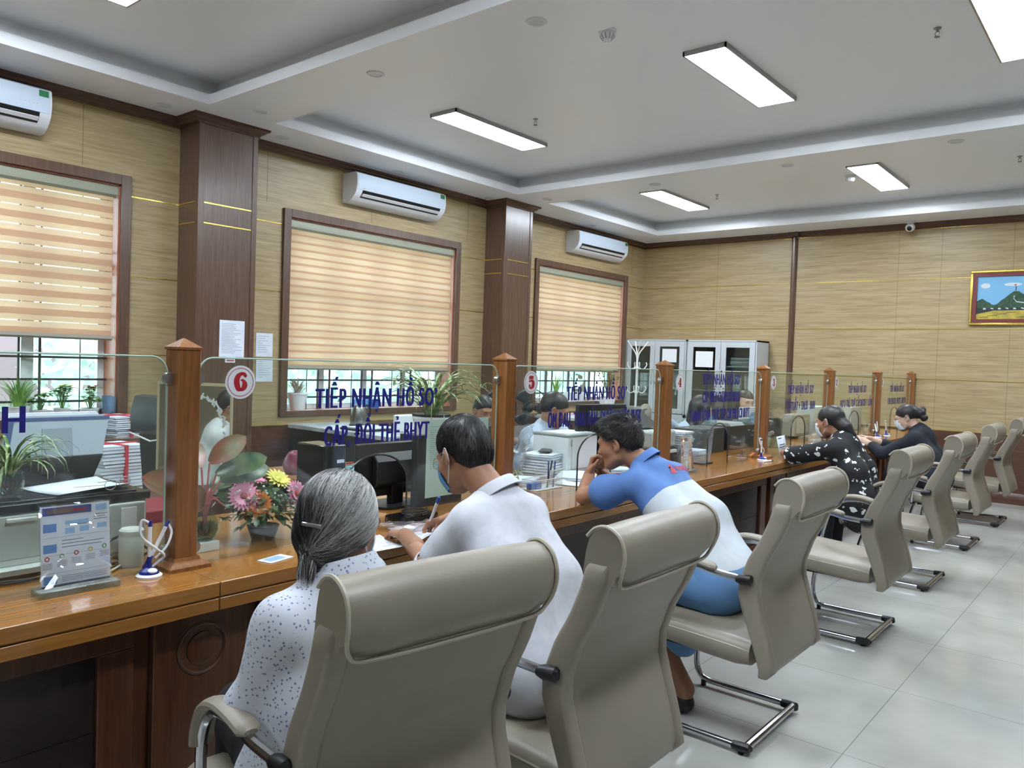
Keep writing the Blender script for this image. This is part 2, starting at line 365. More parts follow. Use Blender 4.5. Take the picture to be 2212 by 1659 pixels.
pt('roof', MB().add([(-3.5, -3.5, 3.1), (3.5, -3.5, 3.1), (3.5, 3.5, 3.1), (-3.5, 3.5, 3.1), (0, 0, 4.9)], [(0, 1, 4), (1, 2, 4), (2, 3, 4), (3, 0, 4), (0, 3, 2, 1)]), mat('roof tiles', (128, 96, 92), .8), t)
# ------------------------------------------------------------------ ceiling fittings
M_lamp = emis('lamp diffuser', (232, 243, 255), LAMP)
def panel(x, y, lab):
    t = thing('ceiling_panel_light', lab, 'ceiling light', (x, y, ZT), group='slim rectangular ceiling panel lights')
    W, H = .3, 1.24
    f = MB(); f.box(-W/2, -H/2, -.03, -W/2+.012, H/2, 0).box(W/2-.012, -H/2, -.03, W/2, H/2, 0).box(-W/2, -H/2, -.03, W/2, -H/2+.012, 0).box(-W/2, H/2-.012, -.03, W/2, H/2, 0)
    pt('lamp_frame', f, M_sil, t); pt('diffuser', MB().box(-W/2+.012, -H/2+.012, -.028, W/2-.012, H/2-.012, -.02), M_lamp, t, 'glowing white diffuser')
labs = {(1, 0): 'left panel light in the middle coffer, above the middle window', (1, 1): 'large panel light at the centre of the middle coffer', (2, 0): 'small far panel light near the corner, left one in the far coffer', (2, 1): 'far panel light in the far coffer, right of the smoke detector', (0, 0): 'panel light cut off by the top edge over the left window', (1, 2): 'panel light at the top right corner of the photo'}
for r_, yc in enumerate((1.53, 5.28, 8.72)):
    for c_, xc in enumerate((1.51, 3.85, 5.46)):
        if r_ == 0 and c_ in (1, 2): pass
        panel(xc if r_ == 1 or c_ < 2 else 6.2, yc, labs.get((r_, c_), 'panel light in the ceiling outside the photo'))
for xc in (3.85,): panel(xc, -2.1, 'panel light in the ceiling behind the viewer')
def near_lab(x, y):
    pass
DL = [((563, 240), 'unlit round downlight right of the first pillar top'), ((610, 297), 'unlit round downlight just right of the first pillar crown'), ((811, 159), 'unlit round downlight in the middle of the near beam'), ((1159, 46), 'biggest unlit round downlight on the near beam'), ((358, 227), 'unlit round downlight left of the first pillar crown'), ((1183, 430), 'unlit round downlight right of the second pillar crown'), ((1057, 427), 'unlit round downlight left of the second pillar crown'), ((1415, 398), 'unlit round downlight above the far left panel light'), ((1700, 357), 'unlit round downlight in the middle of the far beam'), ((2065, 305), 'unlit round downlight at the right end of the far beam'), ((862, 371), 'unlit round downlight above the middle air conditioner'), ((1280, 487), 'unlit round downlight above the far air conditioner')]
for (x, y), lab in DL:
    p = U(x, y, 'z', ZS); p.x = max(p.x, .2)
    t = thing('downlight', lab, 'ceiling light', (p.x, p.y, ZS), group='round recessed downlights')
    pt('ring', MB().lathe([(.038, -.002), (.042, -.007), (.055, -.007), (.06, 0), (.038, 0)], n=28), M_white, t); pt('lens', MB().lathe([(.038, -.003), (.0, -.003)], n=24), mat('downlight lens', (205, 208, 208), .3), t)
for (x, y), lab in [((1312, 75), 'white round smoke detector beyond the near beam'), ((1837, 385), 'white round smoke detector left of the far right panel light')]:
    p = U(x, y, 'z', ZT-.03); t = thing('smoke_detector', lab, 'smoke detector', (p.x, p.y, ZT), group='smoke detectors')
    pt('base', MB().lathe([(.055, 0), (.055, -.012), (.05, -.02), (.0, -.02)], n=24), M_plast, t)
    q = MB().lathe([(.042, -.02), (.046, -.034), (.04, -.05), (.024, -.062), (0, -.064)], n=24); pt('cover', q, M_plast, t)
    q = MB()
    for k in range(10):
        a = 2*pi*k/10; q.tube([(.0445*cos(a), .0445*sin(a), -.03), (.043*cos(a), .043*sin(a), -.044), (.028*cos(a), .028*sin(a), -.0605)], .0035, 5)
    pt('vent_slot', q, M_grey, t)
for (x, y), lab in [((1157, 262), 'sprinkler head right of the left panel light'), ((2025, 68), 'sprinkler head left of the top right panel light'), ((1549, 424), 'sprinkler head right of the small far panel light'), ((2203, 342), 'sprinkler head at the right edge of the photo')]:
    p = U(x, y, 'z', ZT-.02); t = thing('sprinkler_head', lab, 'sprinkler', (p.x, p.y, ZT), group='fire sprinkler heads')
    pt('collar', MB().lathe([(.022, 0), (.02, -.006), (.008, -.008), (.008, -.02), (0, -.02)], n=14), M_sil, t)
    pt('frame', MB().tube(bez([(0, 0, -.018), (.012, 0, -.03), (.006, 0, -.05)], 5), .002, 5).tube(bez([(0, 0, -.018), (-.012, 0, -.03), (-.006, 0, -.05)], 5), .002, 5).lathe([(.016, -.05), (.016, -.053), (0, -.053)], n=12), mat('sprinkler brass', (120, 116, 108), .4, .7), t)
p = Vector((3.78, 10.40, ZS))
t = thing('security_camera', 'white dome security camera on the ceiling by the far wall', 'security camera', p)
pt('mount', MB().lathe([(.05, 0), (.05, -.02), (.03, -.03), (.03, -.045), (0, -.045)], n=20), M_plast, t)
pt('housing', MB().ell((0, 0, -.075), (.055, .055, .05), 20, 14), M_plast, t); pt('lens', MB().ell((.0, -.03, -.088), (.032, .032, .032), 16, 10), M_blackg, t, 'black lens dome')
# ------------------------------------------------------------------ air conditioners
def aircon(y0, lab, y1=None):
    W = 1.2 if y1 is None else y1-y0; z0, z1 = 2.925, 3.205
    t = thing('air_conditioner', lab, 'air conditioner', (0, y0, 0), group='white wall air conditioners')
    prof = [(.0, z1), (.19, z1), (.212, z1-.012), (.222, z1-.06), (.224, z1-.12), (.214, z1-.17), (.2, z1-.2), (.15, z0+.03), (.09, z0), (.0, z0)]
    pt('body', MB().prism(prof, 'y', .0, W), M_plast, t, bev=.004)
    f = MB().prism([(.19, z1+.001), (.214, z1-.012), (.2255, z1-.06), (.2275, z1-.12), (.218, z1-.168), (.21, z1-.168), (.2, z1-.1), (.18, z1)], 'y', .012, W-.012)
    pt('front_cover', f, mat('aircon front', (206, 218, 232), .22), t, 'smooth glossy front cover')
    pt('air_outlet', MB().prism([(.2175, z1-.169), (.2045, z1-.2005), (.170, z1-.2345), (.16, z1-.22), (.19, z1-.165)], 'y', .075, W-.075), M_black, t, 'dark air outlet slot')
    pt('louver', MB().prism([(.211, z1-.199), (.2135, z1-.203), (.187, z1-.2235), (.184, z1-.2205)], 'y', .08, W-.08), M_plast, t)
    s = MB().prism([(.2262, z1-.02), (.228, z1-.06), (.2262, z1-.062), (.2245, z1-.02)], 'y', W-.085, W-.025)
    s.v = [(x+.0006, y, z) for x, y, z in s.v]; pt('energy_label', s, mat('green sticker', (40, 120, 70), .4), t, 'small green sticker')
    s = MB()
    for k, (a, bb) in enumerate(((.07, .085), (.09, .094), (.096, .1))): s.box(.2235, a, z1-.155, .2245, bb, z1-.150)
    for k in range(5): s.box(.2262, W-.2+.025*k, z1-.118, .2285, W-.192+.025*k, z1-.1155)
    pt('logo', s, M_grey, t, 'tiny grey logo and indicator marks')
aircon(4.83, 'white wall air conditioner above the middle window', 6.03); aircon(8.54, 'far white wall air conditioner above the right window', 9.76); aircon(1.02, 'white wall air conditioner cut off at the left edge of the photo', 2.16)
# picture on the far wall
t = thing('framed_picture', 'framed landscape picture with a flag tower hill and yellow fields', 'picture', (4.42, L, 2.05))
W, H = 1.05, .64
f = MB()
for (x0, z0, x1, z1) in ((0, 0, W, .03), (0, H-.03, W, H), (0, .03, .03, H-.03), (W-.03, .03, W, H-.03)): f.box(x0, -.035, z0, x1, -.004, z1)
pt('outer_frame', f, M_gold, t, 'gold outer frame', bev=.008)
f = MB()
for (x0, z0, x1, z1) in ((.03, .03, W-.03, .072), (.03, H-.072, W-.03, H-.03), (.03, .072, .072, H-.072), (W-.072, .072, W-.03, H-.072)): f.box(x0, -.028, z0, x1, -.004, z1)
pt('inner_frame', f, mat('red frame', (112, 44, 42), .4), t, 'dark red inner frame')
pc = MB(); a, b_, z0, z1 = .072, W-.072, .072, H-.072
def fl(pts, m, y): pc.mat(m).add([(x, y, z) for x, z in pts], [tuple(range(len(pts)))])
fl([(a, z0), (b_, z0), (b_, z1), (a, z1)], 0, -.012)
def cloud(cx, cz, rx, rz): fl([(cx+rx*cos(k*.5236), cz+rz*sin(k*.5236)) for k in range(12)], 4, -.0122)
cloud(.155, .46, .05, .03); cloud(.43, .47, .09, .02); cloud(.7, .42, .08, .02)
r = random.Random(3)
def ridge(p, m, y):
    o = []
    for (x0, q0), (x1, q1) in zip(p[:-1], p[1:]):
        for k in range(6): tt = k/6; o.append((x0+(x1-x0)*tt, q0+(q1-q0)*tt+r.uniform(-.003, .003)))
    o.append(p[-1]); fl(o+[(p[-1][0], z0), (p[0][0], z0)], m, y)
ridge([(a, .28), (.125, .315), (.24, .235), (.3, .25)], 1, -.0125); ridge([(.23, .2), (.26, .235), (.44, .39), (.49, .39), (.56, .335), (.66, .325), (.8, .27), (b_, .29)], 1, -.013)
fl([(.455, .395), (.465, .395), (.464, .45), (.456, .45)], 5, -.0133); fl([(.44, .455), (.462, .46), (.462, .472), (.442, .466)], 6, -.0133)
pth = [(.44, .33), (.45, .34), (.44, .31), (.47, .27), (.52, .262), (.6, .25)]
for (x0, q0), (x1, q1) in zip(pth[:-1], pth[1:]): fl([(x0, q0-.005), (x1, q1-.005), (x1, q1+.005), (x0, q0+.005)], 4, -.0136)
fl([(a, .13), (b_, .15), (b_, .21), (.3, .2), (a, .2)], 3, -.0138)
for k in range(10): x = .14+k*.075; fl([(x, .185+.01*(k % 2)), (x+.03, .185), (x+.028, .2), (x+.004, .203)], 4, -.014)
fl([(a, z0), (b_, z0), (b_, .175), (.25, .172), (a, .13)], 2, -.0142)
for k in range(9): x = .1+.09*k; q = .09+.018*(k % 4); fl([(x, q), (x+.1, q+.006), (x+.09, q+.012), (x, q+.005)], 3, -.0144)
pt('landscape_print', pc, [mat('pic sky', (120, 176, 214), .6), noisy('pic hill', (38, 66, 52), (58, 88, 62), 40, .7), noisy('pic field', (196, 172, 70), (150, 140, 60), 12, .7), mat('pic dark', (46, 52, 56), .7), mat('pic pale', (206, 214, 218), .7), mat('pic tower', (60, 52, 66), .7), mat('pic flag', (160, 40, 50), .7)], t)
# ------------------------------------------------------------------ counter
PY = [-1.86, -.31, 1.237, 2.795, 4.322, 5.887, 7.45, 9.03, 10.53]    # posts along the counter
XG, ZC = 3.845, .77
ct = thing('service_counter', 'long wooden service counter with glossy orange brown top', 'counter', (0, 0, 0))
M_inset = noisy('dark tile inset', (34, 24, 26), (46, 32, 32), 4, .25)
for i in range(len(PY)-1):
    a, b_ = PY[i], PY[i+1]
    if i == len(PY)-2: b_ = L-.02
    q = MB(); q.box(3.2, a+.0015, ZC-.042, 4.09, b_-.0015, ZC); q.box(3.2, a+.0015, ZC-.048, 4.082, b_-.0015, ZC-.042); q.box(3.2, a+.0015, ZC-.085, 4.088, b_-.0015, ZC-.048)
    pt('countertop', q, M_top, ct, bev=.0025)
    q = MB(); X = 3.965
    q.box(X-.03, a, .0, X, b_, ZC-.085)
    y0, y1 = a+.2, b_-.2
    for (u0, v0, u1, v1) in ((y0, .60, y1, ZC-.1), (y0, .1, y1, .17), (y0, .17, y0+.1, .60), (y1-.1, .17, y1, .60)): q.box(X, u0, v0, X+.02, u1, v1)
    q.box(X, a, 0, X+.025, b_, .1)
    pt('front_panel', q, M_front, ct, bev=.004)
    q = MB(); nx = max(1, round((y1-y0-.2)/.3)); s_ = (y1-y0-.2)/nx
    for k in range(nx):
        for j in range(2): q.box(X-.001, y0+.1+k*s_+.001, .17+j*.215+.001, X+.004, y0+.1+(k+1)*s_-.001, .17+(j+1)*.215-.001)
    pt('dark_inset', q, M_inset, ct, 'dark tiled inset panel')
    if i:
        q = MB(); q.box(X, a-.15, .1, X+.03, a+.15, ZC-.09); pt('pilaster', q, M_front, ct, bev=.004)
        q = MB(); ring = []
        for k in range(29):
            an = 2*pi*k/28; ring.append((X+.03, a+.075*cos(an), .55+.075*sin(an)))
        q.tube(ring, .006, 6, cap=False).lathe([(.05, .0), (.05, .006), (.04, .009), (0, .009)], (X+.028, a, .55), 24, 'x')
        pt('medallion', q, M_front, ct, 'round carved medallion')
pt('back_board', MB().box(3.22, PY[0], 0, 3.25, L-.03, ZC-.085), M_front, ct)
pt('counter_shelf', MB().box(3.25, PY[0], .3, 3.9, L-.03, .32), M_front, ct)
# posts
def post(y, lab):
    t = thing('partition_post', lab, 'post', (XG, y, ZC), group='wooden posts holding the glass partition'); h = .036
    pt('shaft', MB().box(-.042, -h, .03, .042, h, .68), M_post, t, bev=.003)
    pt('cap', MB().loft([[(-.045, -h-.003, .68), (.045, -h-.003, .68), (.045, h+.003, .68), (-.045, h+.003, .68)], [(-.045, -h-.003, .688), (.045, -h-.003, .688), (.045, h+.003, .688), (-.045, h+.003, .688)], [(-.002, -.002, .716), (.002, -.002, .716), (.002, .002, .716), (-.002, .002, .716)]]), M_post, t, 'pyramid shaped cap', ang=15)
    pr = [(.075, 0), (.075, .012), (.066, .02), (.052, .026), (.048, .036)]
    pt('plinth', MB().loft([[(-d, -d+.008, z), (d, -d+.008, z), (d, d-.008, z), (-d, d-.008, z)] for d, z in pr]), M_post, t, 'stepped foot moulding', ang=20)
    for s in (-1, 1):
        for z in (.59, .055):
            q = MB().lathe([(.019, -.011), (.02, -.008), (.02, .008), (.019, .011)], (0, s*.046, z), 18, 'x'); q.box(-.009, min(s*.034, s*.05), z-.012, .009, max(s*.034, s*.05), z+.012)
            pt('glass_clamp', q, M_sil, t, 'round steel glass clamp')
    return t
plab = ['post outside the left edge of the photo']*2+['nearest and largest wooden post, left of the number 6 sign', 'wooden post left of the number 5 sign', 'wooden post left of the number 4 sign', 'wooden post left of the number 3 sign', 'wooden post left of the number 2 sign', 'wooden post left of the number 1 sign', 'last wooden post by the far wall']
for y, lb in zip(PY[1:], plab[1:]): post(y, lb)
# text helper
def text_mesh(body, w, h, bold=.012):
    import unicodedata; body = unicodedata.normalize('NFC', body).replace('Ơ', 'O\u2019').replace('Ư', 'U\u2019')
    cu = bpy.data.curves.new('t', 'FONT'); cu.body = body; cu.align_x = 'CENTER'; cu.offset = bold; cu.space_character = 1.16; cu.resolution_u = 4
    o = bpy.data.objects.new('t', cu); COL.objects.link(o); bpy.context.view_layer.update()
    me = bpy.data.meshes.new_from_object(o.evaluated_get(bpy.context.evaluated_depsgraph_get())); bpy.data.objects.remove(o)
    vs = np.array([v.co[:] for v in me.vertices]); fs = [tuple(p.vertices) for p in me.polygons]
    x0, x1 = vs[:, 0].min(), vs[:, 0].max(); sx = w/(x1-x0); sz = h/.69
    return [((v[0]-(x0+x1)/2)*sx, v[1]*sz) for v in vs], fs
def text_on(mb, body, w, h, f, bold=.012):
    vs, fs = text_mesh(body, w, h, bold); mb.add([f(a, b) for a, b in vs], fs)
# digits drawn as tapered strokes
def stroke(mb, pts, f, n=10):
    P = bez([(x, y, w) for x, y, w in pts], n); a = []
    for i, p in enumerate(P):
        t = P[min(i+1, len(P)-1)]-P[max(i-1, 0)]; d = Vector((t.x, t.y)).normalized(); nn = Vector((-d.y, d.x))*p.z
        a.append((p.x+nn.x, p.y+nn.y)); a.append((p.x-nn.x, p.y-nn.y))
    mb.add([f(*q) for q in a], [(2*i, 2*i+1, 2*i+3, 2*i+2) for i in range(len(P)-1)])
def disc(mb, cx, cy, r, f, n=20, r0=0):
    if r0 == 0: mb.add([f(cx+r*cos(2*pi*k/n), cy+r*sin(2*pi*k/n)) for k in range(n)], [tuple(range(n))])
    else: mb.add([f(cx+q*cos(2*pi*k/n), cy+q*sin(2*pi*k/n)) for k in range(n) for q in (r0, r)], [(2*k, 2*k+1, (2*k+3) % (2*n), (2*k+2) % (2*n)) for k in range(n)])
DG = {'6': ([[(.2, .4, .07), (.05, .46, .06), (-.12, .3, .1), (-.17, 0, .115), (-.1, -.32, .1), (.0, -.44, .05)], [(.0, .1, .03), (.1, .1, .05), (.18, -.1, .105), (.14, -.3, .1), (.0, -.44, .05)]], [(.2, .36, .09)]),
      '5': ([[(-.17, .38, .09), (.2, .38, .09)], [(-.19, .45, .02), (-.19, .02, .02)], [(-.18, .05, .04), (.02, .13, .06), (.18, -.02, .12), (.15, -.3, .12), (-.02, -.44, .06), (-.18, -.36, .05)]], [(-.15, -.26, .1)]),
      '4': ([[(.08, .45, .02), (-.08, .15, .035), (-.26, -.14, .03)], [(-.27, -.17, .035), (.28, -.17, .035)], [(.08, .46, .1), (.08, -.42, .1)], [(-.1, -.43, .03), (.26, -.43, .03)]], []),
      '3': ([[(-.17, .3, .05), (0, .45, .05), (.14, .28, .11), (.1, .08, .08), (-.04, .03, .02)], [(-.04, .03, .02), (.12, -.02, .08), (.17, -.24, .12), (.02, -.44, .05), (-.19, -.32, .04)]], [(-.14, .28, .09), (-.15, -.27, .1)]),
      '2': ([[(-.17, .26, .05), (-.02, .44, .05), (.14, .25, .12), (.04, -.05, .08), (-.18, -.36, .03)], [(-.2, -.38, .06), (.0, -.33, .08), (.2, -.4, .08)]], [(-.13, .24, .1)]),
      '1': ([[(.0, .46, .1), (.0, -.42, .1)], [(-.17, -.44, .035), (.17, -.44, .035)], [(-.18, .26, .03), (-.05, .4, .05)]], [])}
TX = {1: [], 2: [('TIẾP NHẬN HỒ SƠ', 1.733, 2.35, 1.254), ('CẤP, ĐỔI THẺ BHYT', 1.775, 2.312, 1.115)],
      3: [('TIẾP NHẬN HỒ SƠ', 3.288, 3.878, 1.256), ('ỐM ĐAU, THAI SẢN, DƯỠNG SỨC PHSK', 3.138, 4.053, 1.121)],
      4: [('TIẾP NHẬN HỒ SƠ', 4.838, 5.447, 1.334), ('CẤP, ĐIỀU CHỈNH SỔ BHXH', 4.848, 5.45, 1.214), ('THANH TOÁN TRỰC TIẾP CHI PHÍ KCB BHYT', 4.67, 5.636, 1.093)],
      5: [('TIẾP NHẬN HỒ SƠ', 6.403, 7.02, 1.255), ('TỬ TUẤT + TNLĐ - BNN', 6.385, 7.07, 1.117)],
      6: [('TIẾP NHẬN HỒ SƠ', 8.015, 8.63, 1.247), ('HƯU TRÍ, TRỢ CẤP BHXH 1 LẦN', 7.785, 8.85, 1.108)],
      7: [('TIẾP NHẬN HỒ SƠ', 9.562, 10.185, 1.243), ('THU BHXH, BHYT, BHTN', 9.475, 10.278, 1.102)]}
TX[1] = [('BHXH', .545, .795, 1.213)]
NUM = {2: '6', 3: '5', 4: '4', 5: '3', 6: '2', 7: '1'}
T = .004
for i in range(1, 8):
    a, b_ = PY[i]+.052, PY[i+1]-.052; R = .05; zt = 1.428; y0, y1 = -.0, b_-a
    nm = NUM.get(i); lb = 'clear glass screen with red number %s and blue lettering' % nm if nm else 'clear glass screen at the left edge with blue lettering'
    t = thing('glass_screen', lb, 'glass partition', (XG, a, 0), group='glass screens on the counter'); W = b_-a
    out = [(0, ZC+.002)]
    out2 = [(W, ZC+.002)]
    yc, hw, zz = W*.5+.02, .162, .95   # arched pass-through
    if i == 1: yc = .55
    arch = [(yc-hw, ZC+.002)]+[(yc-hw*cos(pi*k/20), zz+.115*sin(pi*k/20)) for k in range(21)]+[(yc+hw, ZC+.002)]
    tl = [(R-R*sin(pi/2*k/8)*1.0, zt-R+R*cos(pi/2*k/8)) for k in range(9)][::-1]
    trc = [(W-R+R*sin(pi/2*k/8), zt-R+R*cos(pi/2*k/8)) for k in range(9)]
    poly = [(0, ZC+.002)]+tl+trc+[(W, ZC+.002)]+arch[::-1]
    q = MB().prism(poly, 'x', -T, T); pt('pane', q, M_glass, t)
    # bright ground edge
    e = MB().tube([(0, y, z) for y, z in [(0, ZC+.005)]+tl+trc+[(W, ZC+.005)]], .0032, 5)
    pt('polished_edge', e, mat('glass edge', (176, 200, 190), .15), t)
    e = MB().tube([(0, y, z) for y, z in arch], .0042, 6); pt('arch_edge', e, mat('arch rim', (52, 56, 56), .25), t, 'dark rim of the arched opening')
    for body, ya, yb, zb in TX[i]:
        q = MB()
        for j, du in enumerate((-.0032, -.0016, 0, .0016, .0032)): text_on(q, body, yb-ya-.006, .072, lambda u, v, c=(ya+yb)/2-a, zb=zb, j=j, du=du: (T+.001+.00015*j, c+u+du, zb+v), 0)
        pt('lettering', q, M_text, t, 'blue capital lettering')
    if nm:
        s = MB().mat(0); cy, cz = 1.433-PY[2]-.052, 1.349; f = lambda lay: (lambda u, v: (T+.001+lay*.0006, cy+u, cz+v))
        disc(s, 0, 0, .0555, f(0), 40); s.mat(1); disc(s, 0, 0, .0475, f(1), 40, .0455)
        st, ds = DG[nm]; k = .062
        for p_ in st: stroke(s, [(x*k*1.35, y*k, w_*k*1.45) for x, y, w_ in p_], f(1))
        for x, y, r_ in ds: disc(s, x*k*1.35, y*k, r_*k*1.1, f(1.5))
        pt('number_sign', s, [M_plast, M_red], t, 'round white sign with red number')
# ------------------------------------------------------------------ office chairs
M_lea = noisy('beige leather', (143, 134, 119), (133, 125, 110), 3, .42, .25, .0012, 260)
M_leas = mat('beige piping light', (172, 164, 146), .45)
def oval(xa, xb, y0, y1, z, r, n=5, tilt=0):
    """rounded rectangle ring in plan"""
    pts = []
    for cx, cy, a0 in ((xb-r, y1-r, 0), (xa+r, y1-r, 90), (xa+r, y0+r, 180), (xb-r, y0+r, 270)):
        for k in range(n): an = radians(a0+90*k/(n-1)); pts.append((cx+r*cos(an), cy+r*sin(an), z+tilt*(cx+r*cos(an)-xa)))
    return pts
BP = [(.04, .30, .02), (.045, .34, .05), (.012, .44, .06), (-.02, .52, .066), (-.045, .60, .068), (-.045, .655, .066), (-.01, .75, .062), (.03, .82, .06), (.062, .90, .06), (.08, .97, .058), (.09, 1.03, .056), (.092, 1.055, .04)]
def backx(z):
    for (x0, z0, t0), (x1, z1, t1) in zip(BP[:-1], BP[1:]):
        if z0 <= z <= z1: k = (z-z0)/(z1-z0); return x0+(x1-x0)*k, t0+(t1-t0)*k
    return BP[-1][0], BP[-1][2]
def make_chair():
    t = thing('conference_chair', 'x', 'chair', (5.06, 0, 0)); H = .27
    zs = np.linspace(.30, 1.05, 26)
    rings = []
    for z in zs:
        x, th = backx(z); e = .0 if z > .34 else .02
        rings.append(oval(x, x+th, -H+.03+e, H-.03-e, z, th*.42))
    pt('backrest', MB().loft(rings), M_lea, t, ang=60)
    for s in (-1, 1):      # padded side rails with a seam
        rings = []
        for z in np.linspace(.31, .975, 24):
            x, th = backx(z); w0 = .048; y = s*(H-.026); e = 1 if .33 < z < .95 else .72
            if z > .97: e = .3
            rings.append(oval(x-.006*e, x+th+.006*e, y-w0/2*e, y+w0/2*e, z, .016*e))
        pt('side_rail', MB().loft(rings), M_lea, t, ang=60)
    # rolled headrest over the top
    prof = []
    for k in range(15):
        a = radians(-28+k*16.5); prof.append((.118+.048*cos(a)*.95, 1.005+.05*sin(a)))
    prof = [(.128, .90), (.145, .905), (.162, .925), (.176, .955), (.182, .985), (.18, 1.015), (.166, 1.04), (.142, 1.056), (.115, 1.06), (.09, 1.052), (.072, 1.03), (.062, .995), (.056, .95), (.06, .91), (.09, .9)]
    rings = []
    for y in np.linspace(-H+.012, H-.012, 15):
        e = 1-.0*abs(y); d = abs(y)/(H-.012); sh = .022*max(0, d-.72)/.28; kx = 1-.12*max(0, d-.9)/.1
        rings.append([(.118+(x-.118)*kx, y, (z+(sh if z < .93 else 0)-.006*(d**3))) for x, z in prof])
    pt('headrest', MB().loft(rings), M_lea, t, 'rolled headrest pad', ang=60)
    e_ = lambda y: [(.07, y, 1.028), (.092, y, 1.05), (.118, y, 1.058), (.143, y, 1.052), (.164, y, 1.036), (.176, y, 1.01), (.178, y, .98), (.17, y*.99, .95), (.16, y*.95, .925), (.155, y*.86, .908)]
    pth = e_(-H+.014)+[(.153, -.14, .902), (.152, 0, .9), (.153, .14, .902)]+e_(H-.014)[::-1]
    pt('piping', MB().tube(bez(pth, 4), .0048, 6), M_leas, t)
    # seat
    rings = []
    SP = [(-.56, .40, .035), (-.575, .425, .05), (-.55, .448, .07), (-.48, .452, .09), (-.35, .445, .1), (-.2, .437, .105), (-.06, .43, .105), (.0, .425, .09)]
    rings = []
    for x, z, th in SP:
        W = .255; r = th*.42; ring = []
        for cy, cz, a0 in ((W-r, z-r, 0), (-W+r, z-r, 90), (-W+r, z-th+r, 180), (W-r, z-th+r, 270)):
            for k in range(5): an = radians(a0+22.5*k); ring.append((x, cy+r*cos(an), cz+r*sin(an)))
        rings.append(ring)
    pt('seat', MB().loft(rings), M_lea, t, ang=60)
    for s in (-1, 1):
        pt('seat_piping', MB().tube(bez([(x, s*.25, z-.03) for x, z, th in SP[1:]], 5), .004, 5), M_leas, t)
        arm = bez([(-.028, s*.275, .668), (-.12, s*.285, .676), (-.22, s*.29, .69), (-.32, s*.288, .668), (-.38, s*.283, .6), (-.41, s*.275, .5), (-.425, s*.262, .40), (-.43, s*.245, .352)], 8)
        pt('armrest_frame', MB().tube(arm, .013, 10, flat=1.0, up=(0, 1, 0)), M_chrome, t, 'chrome arm tube')
        pad = bez([(-.13, s*.286, .692), (-.2, s*.29, .706), (-.28, s*.29, .702), (-.345, s*.287, .668), (-.385, s*.283, .61), (-.4, s*.279, .56)], 6)
        pt('arm_pad', MB().tube(pad, [.008]+[.014]*(len(pad)-2)+[.006], 12, flat=2.0), M_lea, t, 'padded beige arm rest')
        pt('arm_joint', MB().tube([(-.05, s*.277, .666), (-.03, s*.277, .667), (.005, s*.275, .67), (.012, s*.274, .67)], [.014, .02, .019, .012], 12), M_black, t, 'black arm joint')
        leg = bez([(-.40, s*.225, .35), (-.425, s*.24, .28), (-.445, s*.25, .18), (-.447, s*.25, .1), (-.43, s*.25, .05), (-.39, s*.25, .03), (-.3, s*.25, .028), (-.02, s*.25, .028)], 8)
        pt('leg', MB().tube(leg, .0135, 12, up=(0, 1, 0)), M_chrome, t, 'chrome cantilever leg')
        pt('foot_cap', MB().tube([(-.05, s*.25, .028), (-.02, s*.25, .028), (.01, s*.247, .028), (.016, s*.235, .026)], [.016, .019, .019, .01], 10), M_black, t, 'black corner cap')
        pt('floor_glide', MB().cyl((-.41, s*.25, 0), (-.41, s*.25, .03), .012, n=8).cyl((-.02, s*.24, 0), (-.02, s*.24, .02), .012, n=8), M_black, t)
    pt('base_bar', MB().tube([(0, -.245, .03), (0, .245, .03)], .0155, 12), M_chrome, t, 'chrome rear floor bar')
    pt('seat_frame', MB().tube([(-.40, -.22, .35), (-.40, .22, .35)], .014, 10).box(-.45, -.2, .33, -.05, .2, .345), M_black, t)
    return t
CH = [(5.0, 1.14, -8, 'beige chair nearest the camera, behind the grey haired woman'), (5.06, 1.86, 0, 'beige chair behind the man in the white polo shirt'), (5.06, 3.075, 0, 'beige chair the man in the blue and white shirt sits on'), (5.06, 4.645, 0, 'empty beige chair between the blue shirt man and the bow print woman'), (5.05, 6.055, 0, 'beige chair behind the woman in the bow print dress'), (5.02, 7.66, 0, 'beige chair behind the woman in the dark hoodie'), (5.04, 9.08, 0, 'empty beige chair farthest away by the far wall')]
ch0 = make_chair(); ch0['group'] = 'beige leather visitor chairs along the counter'
for i, (x, y, rz, lab) in enumerate(CH):
    if i == 0: ch0.location = (x, y, 0); ch0.rotation_euler = (0, 0, radians(rz)); ch0['label'] = lab
    else: dup(ch0, (x, y, 0), radians(rz), lab)
